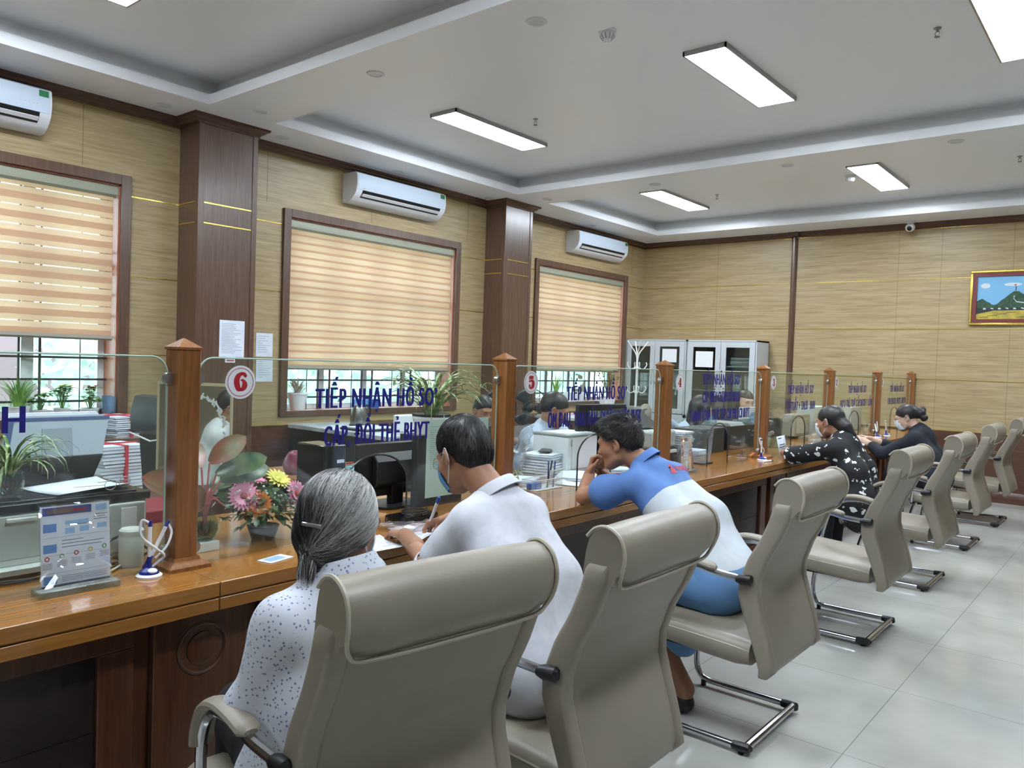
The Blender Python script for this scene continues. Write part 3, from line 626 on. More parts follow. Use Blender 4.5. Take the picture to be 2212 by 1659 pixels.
# ------------------------------------------------------------------ people: smooth surfaces from distance fields
def V3(*a): return np.array(a, float)
def nrm(v): v = np.array(v, float); return v/np.linalg.norm(v)
def cap(a, b, r0, r1=None, k=.02): return ('c', V3(*a), V3(*b), r0, r0 if r1 is None else r1, k)
def elp(c, r, k=.02, R=None, sub=False): return ('s' if sub else 'e', V3(*c), V3(*r), R, k)
def box_bounds(ps):
    lo, hi = np.full(3, 1e9), np.full(3, -1e9)
    for p in ps:
        if p[0] == 'c': m = max(p[3], p[4]); lo = np.minimum(lo, np.minimum(p[1], p[2])-m); hi = np.maximum(hi, np.maximum(p[1], p[2])+m)
        elif p[0] == 'e': m = p[2].max() if p[3] is not None else p[2]; lo = np.minimum(lo, p[1]-m); hi = np.maximum(hi, p[1]+m)
    return lo, hi
def sdf(ps, P, post=None):
    d = np.full(P.shape[:-1], 9.0, np.float32)
    for p in ps:
        if p[0] == 'c':
            a, b, r0, r1, k = p[1:]; ab = b-a; L2 = max(ab @ ab, 1e-9); q = P-a; t = np.clip((q @ ab)/L2, 0, 1); e = np.linalg.norm(q-t[..., None]*ab, axis=-1)-(r0+(r1-r0)*t)
        elif p[0] == 'f': e = p[1](P); k = p[2]
        else:
            c, r, R, k = p[1:]; q = P-c
            if R is not None: q = q @ R
            k0 = np.linalg.norm(q/r, axis=-1); k1 = np.linalg.norm(q/(r*r), axis=-1); e = k0*(k0-1)/np.maximum(k1, 1e-6)
        if p[0] == 's': h = np.clip(.5-.5*(d+e)/k, 0, 1); d = d*(1-h)-e*h+k*h*(1-h)
        else: h = np.clip(.5+.5*(e-d)/k, 0, 1); d = d*h+e*(1-h)-k*h*(1-h) if k > 0 else np.minimum(d, e)
    return post(P, d) if post else d
def nets(ps, h, post=None, pad=.03):
    lo, hi = box_bounds(ps); lo -= pad; hi += pad; n = np.ceil((hi-lo)/h).astype(int)+1
    G = np.stack(np.meshgrid(*[lo[i]+h*np.arange(n[i]) for i in range(3)], indexing='ij'), -1).astype(np.float32)
    D = sdf(ps, G, post); S = D < 0
    acc = np.zeros((n[0]-1, n[1]-1, n[2]-1, 3), np.float32); cnt = np.zeros(acc.shape[:3], np.float32)
    for ax in range(3):
        o = [x for x in range(3) if x != ax]; sl0 = [slice(None)]*3; sl1 = [slice(None)]*3; sl0[ax] = slice(0, -1); sl1[ax] = slice(1, None)
        A, B = D[tuple(sl0)], D[tuple(sl1)]; cr = (A < 0) != (B < 0); t = np.where(cr, A/np.where(A == B, 1, A-B), 0)
        pos = G[tuple(sl0)].copy(); pos[..., ax] += t*h; pos *= cr[..., None]
        for i in (0, 1):
            for j in (0, 1):
                s = [slice(None)]*3; s[o[0]] = slice(i, n[o[0]]-1+i); s[o[1]] = slice(j, n[o[1]]-1+j)
                acc += pos[tuple(s)]; cnt += cr[tuple(s)]
    m = cnt > 0; idx = -np.ones(cnt.shape, int); idx[m] = np.arange(m.sum()); V = acc[m]/cnt[m][:, None]; F = []
    for ax in range(3):
        o = [x for x in range(3) if x != ax]; sl0 = [slice(1, -1)]*3; sl1 = [slice(1, -1)]*3; sl0[ax] = slice(0, -1); sl1[ax] = slice(1, None)
        A, B = S[tuple(sl0)], S[tuple(sl1)]; c = np.argwhere(A != B); 
        if not len(c): continue
        off = np.array([0 if x == ax else 1 for x in range(3)]); c = c+off; e0 = np.zeros(3, int); e0[o[0]] = 1; e1 = np.zeros(3, int); e1[o[1]] = 1
        q = [idx[tuple((c-x).T)] for x in (e0+e1, e1, 0*e0, e0)]; F.append(np.stack(q, 1))
    return V, np.concatenate(F)
def addnets(mb, ps, h, post=None, mf=None):
    V, F = nets(ps, h, post); o = len(mb.v); mb.v += [tuple(map(float, v)) for v in V]; mb.f += [tuple(int(i)+o for i in f) for f in F]
    mb.m += [mb.cm]*len(F) if mf is None else list(mf(V[F].mean(1)).astype(int)); return mb
def wrinkle(amp, fr=26, seed=0, k=1.0):
    r = np.random.default_rng(seed); W = [(nrm(r.normal(size=3))*fr*r.uniform(.5, 1.6), r.uniform(0, 6)) for _ in range(7)]
    def f(P, d):
        s = 0
        for w_, ph in W: s = s+np.sin(P @ w_+ph+1.3*np.sin(P @ W[0][0][[1, 2, 0]]*.6))
        return d+amp*s/3
    return f
def hand(W, d, n, th, curl=(.3, .3, .3, .3), spread=.06, tc=.3, sc=1.0, thumb_in=.5):
    """palm + five fingers; d towards the knuckles, n out of the back of the hand, th towards the thumb side"""
    d, n = nrm(d), nrm(n); th = nrm(np.array(th)-d*np.dot(th, d)); n = nrm(np.cross(d, th))*np.sign(np.dot(np.cross(d, th), n)); W = np.array(W, float); ps = []
    base = [(.033, .084, .0085), (.011, .088, .0088), (-.011, .085, .0084), (-.03, .077, .0074)]; LN = [.072, .08, .074, .058]
    for i, (s, l, r) in enumerate(base):
        k = W+(d*l+th*s)*sc; ps.append(cap(W+th*s*.55*sc, k, .0125*sc, (r+.0028)*sc, .012))
        a = spread*(1.5-i); f = nrm(d+th*a); L_ = LN[i]*sc; p = k; ang = 0; c = curl[i] if hasattr(curl, '__len__') else curl
        for j, fr in enumerate((.46, .3, .24)):
            ang += c*(1.0, 1.15, .8)[j]; dirv = f*cos(ang)-n*sin(ang); q = p+dirv*L_*fr; ps.append(cap(p, q, r*sc*(1-.06*j), r*sc*(.93-.07*j), .004)); p = q
    k = W+(d*.022+th*.026-n*.006)*sc; ps.append(cap(W+d*.01*sc, k, .014*sc, .0135*sc, .012)); a = nrm(d*(.75-.25*tc)+th*(.75-tc)-n*(.2+tc*.8))
    q = k+a*.042*sc; ps.append(cap(k, q, .013*sc, .0098*sc, .01)); b = nrm(a*.8+d*.35-th*thumb_in*.6); ps.append(cap(q, q+b*.03*sc, .0098*sc, .0082*sc, .004)); return ps
def frame(fd, up=(0, 0, 1)):
    y = nrm(fd); x = nrm(np.cross(y, up)); return np.stack([x, y, np.cross(x, y)], 1)
def skin(name, c):
    return noisy(name, c, tuple(int(v*.93) for v in c), 14, .5, .15, .0008, 300, sss=.0)
def head_prims(H, R, sc=1.0, nose=1.0, jaw=1.0):
    T = lambda x, y, z: H+R @ V3(x, y, z)*sc
    e = lambda c, r, k=.02, RR=None, sub=False: elp(T(*c), V3(*r)*sc, k*sc, R if RR is None else R @ RR, sub)
    c = lambda a, b, r0, r1, k=.02: cap(T(*a), T(*b), r0*sc, r1*sc, k*sc)
    ps = [e((0, -.014, .03), (.075, .096, .084)), e((0, .03, -.02), (.062, .062, .083), .03), e((0, .045, -.075), (.046*jaw, .04, .036), .03), e((0, .066, -.096), (.022, .018, .017), .025)]
    ps += [c((-.05, .01, -.07), (-.02, .07, -.098), .016, .012, .03), c((.05, .01, -.07), (.02, .07, -.098), .016, .012, .03)]
    ps += [c((-.036, .08, .022), (.036, .08, .022), .011, .011, .02), c((-.04, .066, -.025), (-.044, .05, -.03), .02, .018, .03), c((.04, .066, -.025), (.044, .05, -.03), .02, .018, .03)]
    for s in (-1, 1): ps.append(e((s*.031, .098, .002), (.018, .014, .011), .014, None, True)); ps.append(e((s*.031, .077, .001), (.0145, .013, .0115), .004))
    ps += [c((0, .086, .012), (0, .104, -.026), .0075, .0115*nose, .012), c((-.012, .094, -.03), (.012, .094, -.03), .0085, .0085, .008)]
    ps += [c((-.02, .082, -.058), (.02, .082, -.058), .0065, .0065, .008), c((-.014, .085, -.057), (.014, .085, -.057), .007, .007, .005), c((-.012, .084, -.067), (.012, .084, -.067), .0075, .0075, .006), c((-.018, .0935, -.0625), (.018, .0935, -.0625), .001, .001, .003)]
    for s in (-1, 1):
        ER = np.array(Matrix.Rotation(s*.35, 3, 'Z')) @ np.array(Matrix.Rotation(-.2, 3, 'X'))
        ps.append(e((s*.08, -.008, -.008), (.0075, .018, .031), .006, ER)); ps.append(e((s*.083, -.001, -.004), (.007, .009, .018), .006, ER, True)); ps.append(e((s*.076, .002, -.034), (.006, .008, .011), .006))
    return ps, T, e, c
def headgear(par, org, H, R, sc=1, mask=None, glasses=None, brows=True, hairc=(20, 18, 18), lips=True, closed=False):
    T = lambda x, y, z: H+R @ V3(x, y, z)*sc-org
    if brows:
        for s in (-1, 1):
            pt('eyebrow', MB().tube([T(s*.014, .093, .02), T(s*.03, .0925, .026), T(s*.048, .08, .021)], [.0016, .0026, .0012], 6), mat('brow %d' % hairc[0], hairc, .8), par)
            o = V3(s*.031, .0882, .0005)
            if not closed:
                pt('eye', MB().ell(T(*o), (.0045, .0045, .0045), 12, 8), mat('iris', (28, 20, 16), .15), par); pt('eyelid', MB().tube([T(s*.017, .0895, .0015), T(s*.031, .0915, .0062), T(s*.045, .085, .001)], [.0008, .0016, .0008], 6), mat('lash', (30, 22, 20), .7), par)
            else: pt('eyelid', MB().tube([T(s*.017, .0888, -.003), T(s*.031, .0905, -.0065), T(s*.045, .084, -.003)], [.0008, .0014, .0008], 6), mat('lash', (30, 22, 20), .7), par)
    if lips and not mask:
        pt('lips', MB().tube([T(-.02, .0885, -.0615), T(-.008, .0925, -.0595), T(.008, .0925, -.0595), T(.02, .0885, -.0615)], [.001, .0038, .0038, .001], 8).tube([T(-.017, .0885, -.064), T(0, .0915, -.0668), T(.017, .0885, -.064)], [.001, .0044, .001], 8), mat('lips', (150, 84, 76), .5), par)
    if mask:
        def fn(u, v):
            a = (u-.5)*2; b = v; z = -.0+.0-.1*b+.0; w_ = .068*(1-.12*abs(b-.4)); x = w_*sin(a*1.25); y = .112*cos(a*1.15)**.8-.0+.006*sin(pi*b)-.018*max(0, b-.55)*2
            return T(x, y+.004, .0-.004-.1*b+.012*(1-abs(a))*(1-b))
        pt('face_mask', MB().sheet(fn, 16, 10), mask, par, solid=.0015, ang=80)
        q = MB()
        for s in (-1, 1):
            q.tube(bez([T(s*.064, .047, -.012), T(s*.074, .02, -.002), T(s*.082, -.01, .022), T(s*.087, -.025, .012), T(s*.085, -.024, -.02), T(s*.078, -.004, -.045), T(s*.062, .04, -.085)], 5), .0014, 6)
        pt('ear_loop', q, M_white, par)
    if glasses:
        q = MB()
        for s in (-1, 1):
            q.tube([T(s*(.034+.024*cos(a)*(1-.0)), .104-.004*cos(a)*1, .0+.017*sin(a)) for a in np.linspace(0, 2*pi, 21)], .0011, 6)
            q.tube([T(s*.057, .1, .006), T(s*.078, .06, .01), T(s*.083, -.0, .012), T(s*.082, -.02, -.006)], .0013, 6)
        q.tube([T(-.01, .106, .004), T(0, .108, .008), T(.01, .106, .004)], .001, 5)
        pt('glasses_frame', q, glasses, par); q = MB()
        for s in (-1, 1): q.add([T(s*(.034+.023*cos(a)), .104-.004*cos(a), .016*sin(a)) for a in np.linspace(0, 2*pi, 17)[:-1]], [tuple(range(16))])
        pt('spectacle_lens', q, M_glass2, par)
def strands(mb, ps, post, seeds, flow, n=12, step=.008, off=.001, rad=.0005, jit=.25, mats=None, seed=1, lift=0.0):
    """hair strands that follow the hair surface along a flow field"""
    r = np.random.default_rng(seed); p = np.array(seeds, float); K = len(p); path = [p.copy()]; e = 2e-3
    f = lambda q: sdf(ps, q.astype(np.float32), post).astype(float)
    def grad(q): return np.stack([f(q+e*np.eye(3)[i])-f(q-e*np.eye(3)[i]) for i in range(3)], -1)/(2*e)
    offs = off*r.uniform(.2, 1.6, K); J = r.normal(size=(K, 3))*jit
    for i in range(n):
        d = flow(p)+J; g = grad(p); g /= np.linalg.norm(g, axis=1)[:, None]+1e-9; d = d-g*(d*g).sum(1)[:, None]+g*lift; d /= np.linalg.norm(d, axis=1)[:, None]+1e-9
        p = p+d*step
        if lift == 0: p = p-g*(f(p)-offs)[:, None]
        path.append(p.copy()); J *= .92
    Pm = np.stack(path, 1); T = np.gradient(Pm, axis=1); T /= np.linalg.norm(T, axis=2)[..., None]+1e-9; A = np.cross(T, [.3, .5, .81]); A /= np.linalg.norm(A, axis=2)[..., None]+1e-9; B = np.cross(T, A)
    rr = rad*np.array([1]*(n-1)+[.7, .2]); ring = np.stack([Pm+(A*cos(a)+B*sin(a))*rr[None, :, None] for a in (0, 2.09, 4.19)], 2)
    o = len(mb.v); mb.v += [tuple(v) for v in ring.reshape(-1, 3).tolist()]; m = n+1
    for k in range(K):
        b = o+k*m*3; mi = int(mats[k]) if mats is not None else mb.cm
        for i in range(n):
            for j in range(3): q = b+i*3; mb.f.append((q+j, q+(j+1) % 3, q+3+(j+1) % 3, q+3+j)); mb.m.append(mi)
def seeds_on(ps, post, center, K, cond, seed=2, rad=.2):
    r = np.random.default_rng(seed); out = []
    while len(out) < K:
        d = r.normal(size=(K, 3)); d /= np.linalg.norm(d, axis=1)[:, None]; t = np.full(K, rad)
        for _ in range(14): t -= sdf(ps, (center+d*t[:, None]).astype(np.float32), post)*.9
        p = center+d*t[:, None]; ok = cond(p) & (np.abs(sdf(ps, p.astype(np.float32), post)) < .004); out += list(p[ok])
    return np.array(out[:K])
def body_core(S, g=0.0, arms=True, full=True):
    """torso, neck and limbs as round cones; g inflates the shape (cloth)"""
    ps = []; (sl, sr), (hl, hr), nb = S['sh'], S['hip'], V3(*S['neck']); sl, sr, hl, hr = map(lambda a: V3(*a), (sl, sr, hl, hr)); b = V3(*S.get('bow', (0, 0, 0))); w_ = S.get('w', 1.0)
    for s_, h_ in ((sl, hl), (sr, hr)):
        c = (sl+sr)/2; a = c+(s_-c)*.62; m = (a+h_)/2+b; a2 = a+(h_-a)*.1
        ps += [cap(a2, m, .082*w_+g, .092*w_+g, .035), cap(m, h_, .092*w_+g, .105*w_+g, .035)]
        ps += [cap(nb, s_, .042*w_+g, .052*w_+g, .045)]
    ps += [cap((sl+sr)/2+b*.3, (hl+hr)/2, .085*w_+g, .1*w_+g, .035)]
    return ps
def legs(S, g=0, r=1.0):
    ps = []
    for h_, k_, a_ in zip(S['hip'], S['knee'], S['ank']):
        ps += [cap(h_, k_, .088*r+g, .06*r+g, .05), cap(k_, a_, .056*r+g, .04*r+g, .02)]
    return ps
def feet(S, g=0):
    ps = []
    for a_, t_ in zip(S['ank'], S['toe']): ps += [cap((a_[0], a_[1], .045), t_, .036+g, .03+g, .02)]
    return ps
def shift(mb, org): mb.v = [(v[0]-org[0], v[1]-org[1], v[2]-org[2]) for v in mb.v]; return mb
def person(label, S, skinm, hh=.0045, hb=.011):
    """skin surface: head, neck, torso, arms, hands in one mesh"""
    org = V3(S['hip'][0][0]/2+S['hip'][1][0]/2, S['hip'][0][1]/2+S['hip'][1][1]/2, 0)
    t = thing('person', label, 'person', tuple(org)); H = V3(*S['head']); R = frame(S['face'], S.get('up', (0, 0, 1))); sc = S.get('hs', 1.0)
    hp, T, e, c = head_prims(H, R, sc, jaw=S.get('jaw', 1.0)); nb = V3(*S['neck']); sk = H+R @ V3(0, -.025, -.05)*sc
    mb = MB(); hp = hp+[cap(sk, sk+(nb-sk)*.75, .052*sc*S.get('nw', 1), .054*sc*S.get('nw', 1), .025)]; addnets(mb, hp, hh)
    ps = body_core(S)+[cap(sk, nb, .05*sc*S.get('nw', 1), .056*sc, .03)]
    for s_, e_, w_ in zip(S['sh'], S['el'], S['wr']): ps += [cap(s_, e_, .046*S.get('aw', 1), .037*S.get('aw', 1), .02), cap(e_, w_, .038*S.get('aw', 1), .026*S.get('aw', 1), .01)]
    ps += legs(S)+(feet(S) if 'toe' in S else [])
    addnets(mb, ps, hb)
    for h_ in S.get('hands', []): addnets(mb, [cap(h_['fr'], h_['W'], .034*S.get('aw', 1)*.9, .0255*S.get('aw', 1), .02)]+hand(**{k: v for k, v in h_.items() if k != 'fr'}), .0032)
    pt('body', shift(mb, org), skinm, t, ang=80); return t, org, H, R, sc, T, e, c
def cloth(t, org, name, ps, m, h=.008, post=None, mf=None, label=None):
    return pt(name, shift(addnets(MB(), ps, h, post, mf), org), m, t, label, ang=80)
def hair_cut(H, R, sc, zl=-.005, sl=.72, ex=None):
    def f(P, d):
        q = (P-H) @ R/sc; c = (zl+sl*q[..., 1])-q[..., 2]; c = c+.004*np.sin(q[..., 0]*90)+.003*np.sin(q[..., 1]*140)
        d = np.maximum(d, c*.8)
        if ex: d = ex(q, d)
        return d
    return f
def sleeves(S, frac, r0, r1, g=0, k=.025):
    ps = []
    for i, (s_, e_) in enumerate(zip(S['sh'], S['el'])):
        s_, e_ = V3(*s_), V3(*e_); ps.append(cap(s_, s_+(e_-s_)*frac, r0+g, r1+g, k))
    return ps

def collar(par, org, S, H, R, sc, m, rc=.064):
    nb = Vector(S['neck']); sk = Vector(H+R @ V3(0, -.025, -.05)*sc); a = (sk-nb).normalized(); a = (a+Vector((0, 0, .6))).normalized(); fr = Vector((-1, 0, 0)); fr = (fr-a*fr.dot(a)).normalized(); sd = a.cross(fr); rows = []
    c0 = nb-fr*.014+a*.018
    for k in range(27):
        an = radians(32+296*k/26); o = fr*cos(an)+sd*sin(an); bk = .5-.5*cos(an); p = c0+o*rc+a*(.018*bk)
        rows.append([p-a*.02, p+a*.014, p+o*.004+a*.018, p+o*.007+a*.015, p+o*(.017+.006*bk)-a*(.018+.012*(1-bk)), p+o*(.013+.006*bk)-a*(.02+.012*(1-bk)), p+o*.002+a*.006, p-o*.002-a*.02])
    q = MB().loft(rows); pt('collar', shift(q, org), m, par, 'folded collar', ang=50)
M_skin1 = skin('skin tan', (168, 120, 92)); M_skin2 = skin('skin light', (206, 168, 146)); M_hair = noisy('black hair', (24, 23, 24), (38, 35, 34), 60, .45); M_trou = mat('black trousers', (24, 25, 28), .8)
# ---- elderly woman with grey hair
def knee2(hip, x, dy, z=.52): return [(x, hip[0][1]-dy, z), (x, hip[1][1]+dy, z)]
S = dict(head=(4.765, 1.135, 1.07), face=(-.36, .93, -.14), neck=(4.80, 1.115, .95), sh=[(4.81, .965, .89), (4.785, 1.24, .89)], el=[(4.74, .935, .70), (4.66, 1.31, .68)], wr=[(4.62, 1.10, .635), (4.5, 1.24, .63)],
         hip=[(4.76, 1.03, .53), (4.76, 1.19, .53)], knee=[(4.42, 1.12, .53), (4.42, 1.32, .53)], ank=[(4.4, 1.12, .08), (4.4, 1.32, .08)], toe=[(4.27, 1.12, .04), (4.27, 1.32, .04)], bow=(.03, 0, 0), w=.9, hs=.93,
         hands=[dict(fr=(4.68, 1.03, .66), W=(4.62, 1.10, .635), d=(-.8, .6, 0), n=(0, 0, 1), th=(.6, .8, 0)), dict(fr=(4.58, 1.27, .66), W=(4.5, 1.24, .63), d=(-1, -.1, .2), n=(0, 0, 1), th=(0, -1, 0))])
t, org, H, R, sc, T, e, c = person('elderly woman with grey hair in a clip, white floral blouse, seated nearest the camera', S, M_skin1)
MBL = mat('floral blouse', (206, 210, 218), .85)
v = coords(MBL); vo = N(MBL, 'ShaderNodeTexVoronoi', i_Scale=105); lk(MBL, v, vo.inputs['Vector']); vo.inputs['Randomness'].default_value = .85
an = N(MBL, 'ShaderNodeTexNoise', i_Scale=240); lk(MBL, v, an.inputs['Vector']); ad = N(MBL, 'ShaderNodeMath', operation='MULTIPLY_ADD'); lk(MBL, an.outputs['Fac'], ad.inputs[0]); ad.inputs[1].default_value = .26; lk(MBL, vo.outputs['Distance'], ad.inputs[2])
r_ = ramp(MBL, ad.outputs[0], [(.36, (112, 122, 160)), (.42, (200, 204, 213))]); lk(MBL, r_.outputs[0], BS(MBL).inputs['Base Color'])
ps = body_core(S, .018)+sleeves(S, 1, .058, .056)
for e_, w_ in zip(S['el'], S['wr']): ps.append(cap(e_, w_, .056, .046, .03))
ps += [cap((4.76, 1.04, .52), (4.76, 1.2, .52), .125, .125, .05)]
ps += [cap((4.83, 1.06, .955), (4.83, 1.16, .955), .045, .045, .03), cap((4.79, 1.045, .972), (4.845, 1.11, .972), .026, .03, .015), cap((4.845, 1.11, .972), (4.79, 1.18, .972), .03, .026, .015)]
cloth(t, org, 'blouse', ps, MBL, .0065, wrinkle(.008, 30, 4)); collar(t, org, S, H, R, sc, MBL, .068)
cloth(t, org, 'trousers', legs(S, .016), M_trou, .014)
hp = [e((0, -.018, .034), (.087, .107, .093), .02), e((0, -.075, -.035), (.072, .05, .058), .04), e((0.0, -.108, -.07), (.03, .024, .028), .02), c((0, -.115, -.08), (.004, -.118, -.105), .018, .010, .02), e((-.066, -.01, -.01), (.022, .05, .045), .03), e((.066, -.01, -.01), (.022, .05, .045), .03)]
def ex(q, d): return d
hcut = hair_cut(H, R, sc, -.125, .0, lambda q, d: np.maximum(d, np.maximum(q[..., 1]-.02-.6*(q[..., 2]+.02), -9)))
cl = MB().mat(1); addnets(cl, hp, .0045, hcut)
bun = H+R @ V3(0, -.118, -.062)
fl_ = lambda p: (bun-p)/(np.linalg.norm(bun-p, axis=1)[:, None]+1e-6)
cond = lambda p: ((p-H) @ R)[:, 2] > -.07
sd = seeds_on(hp, hcut, H, 5200, cond); q = (sd-H) @ R; g_ = (q[:, 0]*7+q[:, 2]*5+q[:, 1]*4)+np.random.default_rng(3).normal(size=len(sd))*.35
mt = np.where(g_ > .75, 0, np.where(g_ > .2, 2, np.where(g_ > -.2, 3, 1)))
strands(cl, hp, hcut, sd, fl_, 12, .0085, .0026, .00055, .17, mt)
sd2 = bun+np.random.default_rng(5).normal(size=(420, 3))*.008; dn = R @ V3(.03, -.12, -1)
strands(cl, [e((0, -.13, -.11), (.02, .012, .05), .02)], None, sd2, lambda p: np.tile(dn, (len(p), 1)), 8, .0065, .002, .0006, .12, np.random.default_rng(6).integers(0, 4, 420))
pt('hair', shift(cl, org), [mat('hair silver', (186, 186, 182), .45), mat('hair charcoal', (48, 46, 47), .5), mat('hair grey', (138, 137, 134), .45), mat('hair dark grey', (88, 86, 86), .45)], t, 'grey streaked hair gathered at the nape', ang=80)
TT = lambda x, y, z: Vector(T(x, y, z)-org)
pt('hair_clip', MB().tube([TT(-.052, -.102, .0), TT(-.02, -.131, -.002), (TT(.03, -.133, -.004))], .0045, 8, flat=.6), M_sil, t, 'flat silver hair clip')
headgear(t, org, H, R, sc, mask=mat('mask white', (222, 226, 230), .8), glasses=mat('dark frame', (60, 50, 48), .4))
# ---- man in white polo
S = dict(head=(4.40, 1.93, 1.13), face=(-.86, .12, -.46), up=(0, 0, 1), neck=(4.54, 1.945, 1.00), sh=[(4.54, 1.825, .94), (4.585, 2.065, .94)], el=[(4.40, 1.80, .765), (4.38, 2.2, .76)], wr=[(4.13, 1.93, .812), (4.12, 2.17, .835)],
         hip=[(4.80, 1.80, .54), (4.80, 1.97, .54)], knee=[(4.40, 1.78, .54), (4.4, 2.03, .54)], ank=[(4.38, 1.78, .08), (4.38, 2.03, .08)], toe=[(4.25, 1.78, .04), (4.25, 2.03, .04)], bow=(.05, 0, .02), w=.94, nw=1.08, aw=1.0, hs=.97,
         hands=[dict(fr=(4.24, 1.88, .80), W=(4.13, 1.93, .812), d=(-.9, .45, -.1), n=(.1, 0, 1), th=(.45, .9, 0), curl=(.25, .22, .25, .3), spread=.12),
                dict(fr=(4.22, 2.19, .81), W=(4.12, 2.17, .835), d=(-.85, .0, -.35), n=(-.35, .35, .8), th=(-.1, -.9, .3), curl=(.75, .95, 1.1, 1.15), tc=.7, spread=.02)])
t, org, H, R, sc, T, e, c = person('man with short black hair and glasses in a white polo shirt, writing', S, M_skin1)
MW = noisy('white polo cloth', (200, 202, 208), (190, 193, 200), 30, .85)
ps = body_core(S, .014)+sleeves(S, .74, .056, .070, .0)+[cap((4.80, 1.81, .53), (4.80, 1.97, .53), .12, .12, .05)]
nk = cap(H+R @ V3(0, -.025, -.05), V3(*S['neck']), .058, .064, .01)
def opn(P, d): d = wrinkle(.005, 20, 8)(P, d); return np.maximum(d, -sdf([nk], P))
cloth(t, org, 'polo_shirt', ps, MW, .0075, opn)
collar(t, org, S, H, R, sc, MW)
for i in (0, 1):
    s_, e_ = V3(*S['sh'][i]), V3(*S['el'][i]); p_ = s_+(e_-s_)*.74; d_ = nrm(e_-s_); pt('sleeve_hem', shift(MB().tube([p_+d_*.045, p_+d_*.066], [.066, .064], 28, cap=False), org), MW, t, solid=.003)
cloth(t, org, 'trousers', legs(S, .02), mat('grey trousers', (108, 112, 110), .8), .012, wrinkle(.004, 22, 3))
hp = [e((0, -.02, .042), (.083, .102, .094), .02), e((0, -.065, -.015), (.074, .05, .065), .03)]
def exm(q, d): return np.maximum(d, -(np.sqrt((q[..., 0]/1.0)**2*1.0+(q[..., 1]-.0)**2+(q[..., 2]+.005)**2*1.0)-.0)+.0) if False else np.maximum(d, (.036-np.sqrt((np.abs(q[..., 0])-.085)**2+(q[..., 1]-.002)**2+(q[..., 2]+.02)**2)))
hc = hair_cut(H, R, sc, -.012, .9, exm)
cl = MB(); addnets(cl, hp, .0045, hc); cond = lambda p: np.ones(len(p), bool); sd = seeds_on(hp, hc, H+R @ V3(0, 0, .04), 5000, cond, 4)
strands(cl, hp, hc, sd, lambda p: (R @ V3(0, .5, -.8))[None, :]+(p-H-R @ V3(0, -.05, .11))*8, 4, .0045, .0012, .0006, .3, None, 5)
pt('hair', shift(cl, org), M_hair, t, 'short black hair', ang=80)
headgear(t, org, H, R, sc, mask=mat('mask blue', (88, 140, 184), .8), glasses=M_sil)
# pen in his hand
pn = thing('pen', 'white pen with blue cap held by the man in the polo shirt', 'pen', (4.02, 2.15, .782)); a, b = Vector((0, 0, 0)), Vector((.095, -.045, .125))
pt('barrel', MB().tube([a+(b-a)*.12, b], [.0055, .0058], 12), M_plast, pn); pt('cap', MB().tube([b, b*1.14, b*1.19], [.0068, .0068, .004], 12), mat('pen blue', (40, 84, 168), .35), pn, 'blue cap'); pt('tip', MB().tube([a, a+(b-a)*.12], [.0012, .0058], 12), M_text, pn, 'dark blue tip')
# ---- man in blue and white uniform shirt
S = dict(head=(4.20, 3.245, 1.075), face=(-.90, -.24, -.28), neck=(4.33, 3.275, .975), sh=[(4.37, 3.13, .905), (4.42, 3.40, .92)], el=[(4.08, 3.14, .81), (4.09, 3.42, .82)], wr=[(4.045, 3.235, .905), (4.05, 3.34, .90)],
         hip=[(4.80, 3.07, .54), (4.80, 3.25, .54)], knee=[(4.38, 3.02, .54), (4.38, 3.28, .54)], ank=[(4.72, 3.0, .10), (4.5, 3.3, .10)], toe=[(4.60, 3.0, .04), (4.38, 3.3, .04)], bow=(.035, 0, .03), w=.95, nw=1.06, aw=1.08, hs=1.0,
         hands=[dict(fr=(4.06, 3.19, .86), W=(4.045, 3.235, .905), d=(.15, .2, .95), n=(-.95, .0, .2), th=(.3, -.9, .2), curl=(.9, 1.2, 1.3, 1.3), tc=.3, sc=.95),
                dict(fr=(4.06, 3.39, .86), W=(4.04, 3.345, .915), d=(-.1, -.85, .5), n=(-.9, .1, .1), th=(.2, .4, .9), curl=(.8, .9, .9, .9), tc=.4, sc=.95)])
t, org, H, R, sc, T, e, c = person('man with short black hair in a blue and white uniform shirt leaning on the counter', S, M_skin1)
MBu = noisy('blue cloth', (92, 130, 190), (84, 120, 180), 12, .8); MBw = noisy('white satin cloth', (196, 203, 208), (186, 194, 200), 12, .6)
ps = body_core(S, .016)+[cap((4.79, 3.1, .53), (4.79, 3.24, .53), .125, .125, .05)]
nsl = len(ps); ps += sleeves(S, .56, .06, .08)
nk = cap(H+R @ V3(0, -.025, -.05), V3(*S['neck']), .058, .066, .01)
cx = V3(4.50, 3.24, .875); nx = nrm(V3(4.82-4.36, 0, .55-.92))
def mfb(C):
    d = (C-cx) @ nx; slv = np.minimum(sdf([ps[-2]], C), sdf([ps[-1]], C)) < .012; return np.where((d < 0) | slv, 0, np.where(C[:, 2] < .625, 2, 1))
def opn2(P, d): d = wrinkle(.006, 17, 12)(P, d); return np.maximum(d, -sdf([nk], P))
sho = cloth(t, org, 'uniform_shirt', ps, [MBu, MBw, mat('blue grey shorts', (92, 132, 176), .8)], .0042, opn2, mfb)
collar(t, org, S, H, R, sc, MBu)
cloth(t, org, 'trousers', legs(dict(hip=S['hip'], knee=S['knee'], ank=[(4.70, 3.0, .3), (4.46, 3.3, .3)]), .03), mat('blue grey shorts', (92, 132, 176), .8), .012, wrinkle(.005, 22, 3))
cloth(t, org, 'sandals', feet(S, .006), M_black, .01)
hp = [e((0, -.018, .04), (.084, .106, .094), .02), e((0, -.06, -.01), (.075, .05, .055), .03), e((0, .045, .095), (.055, .05, .03), .03)]
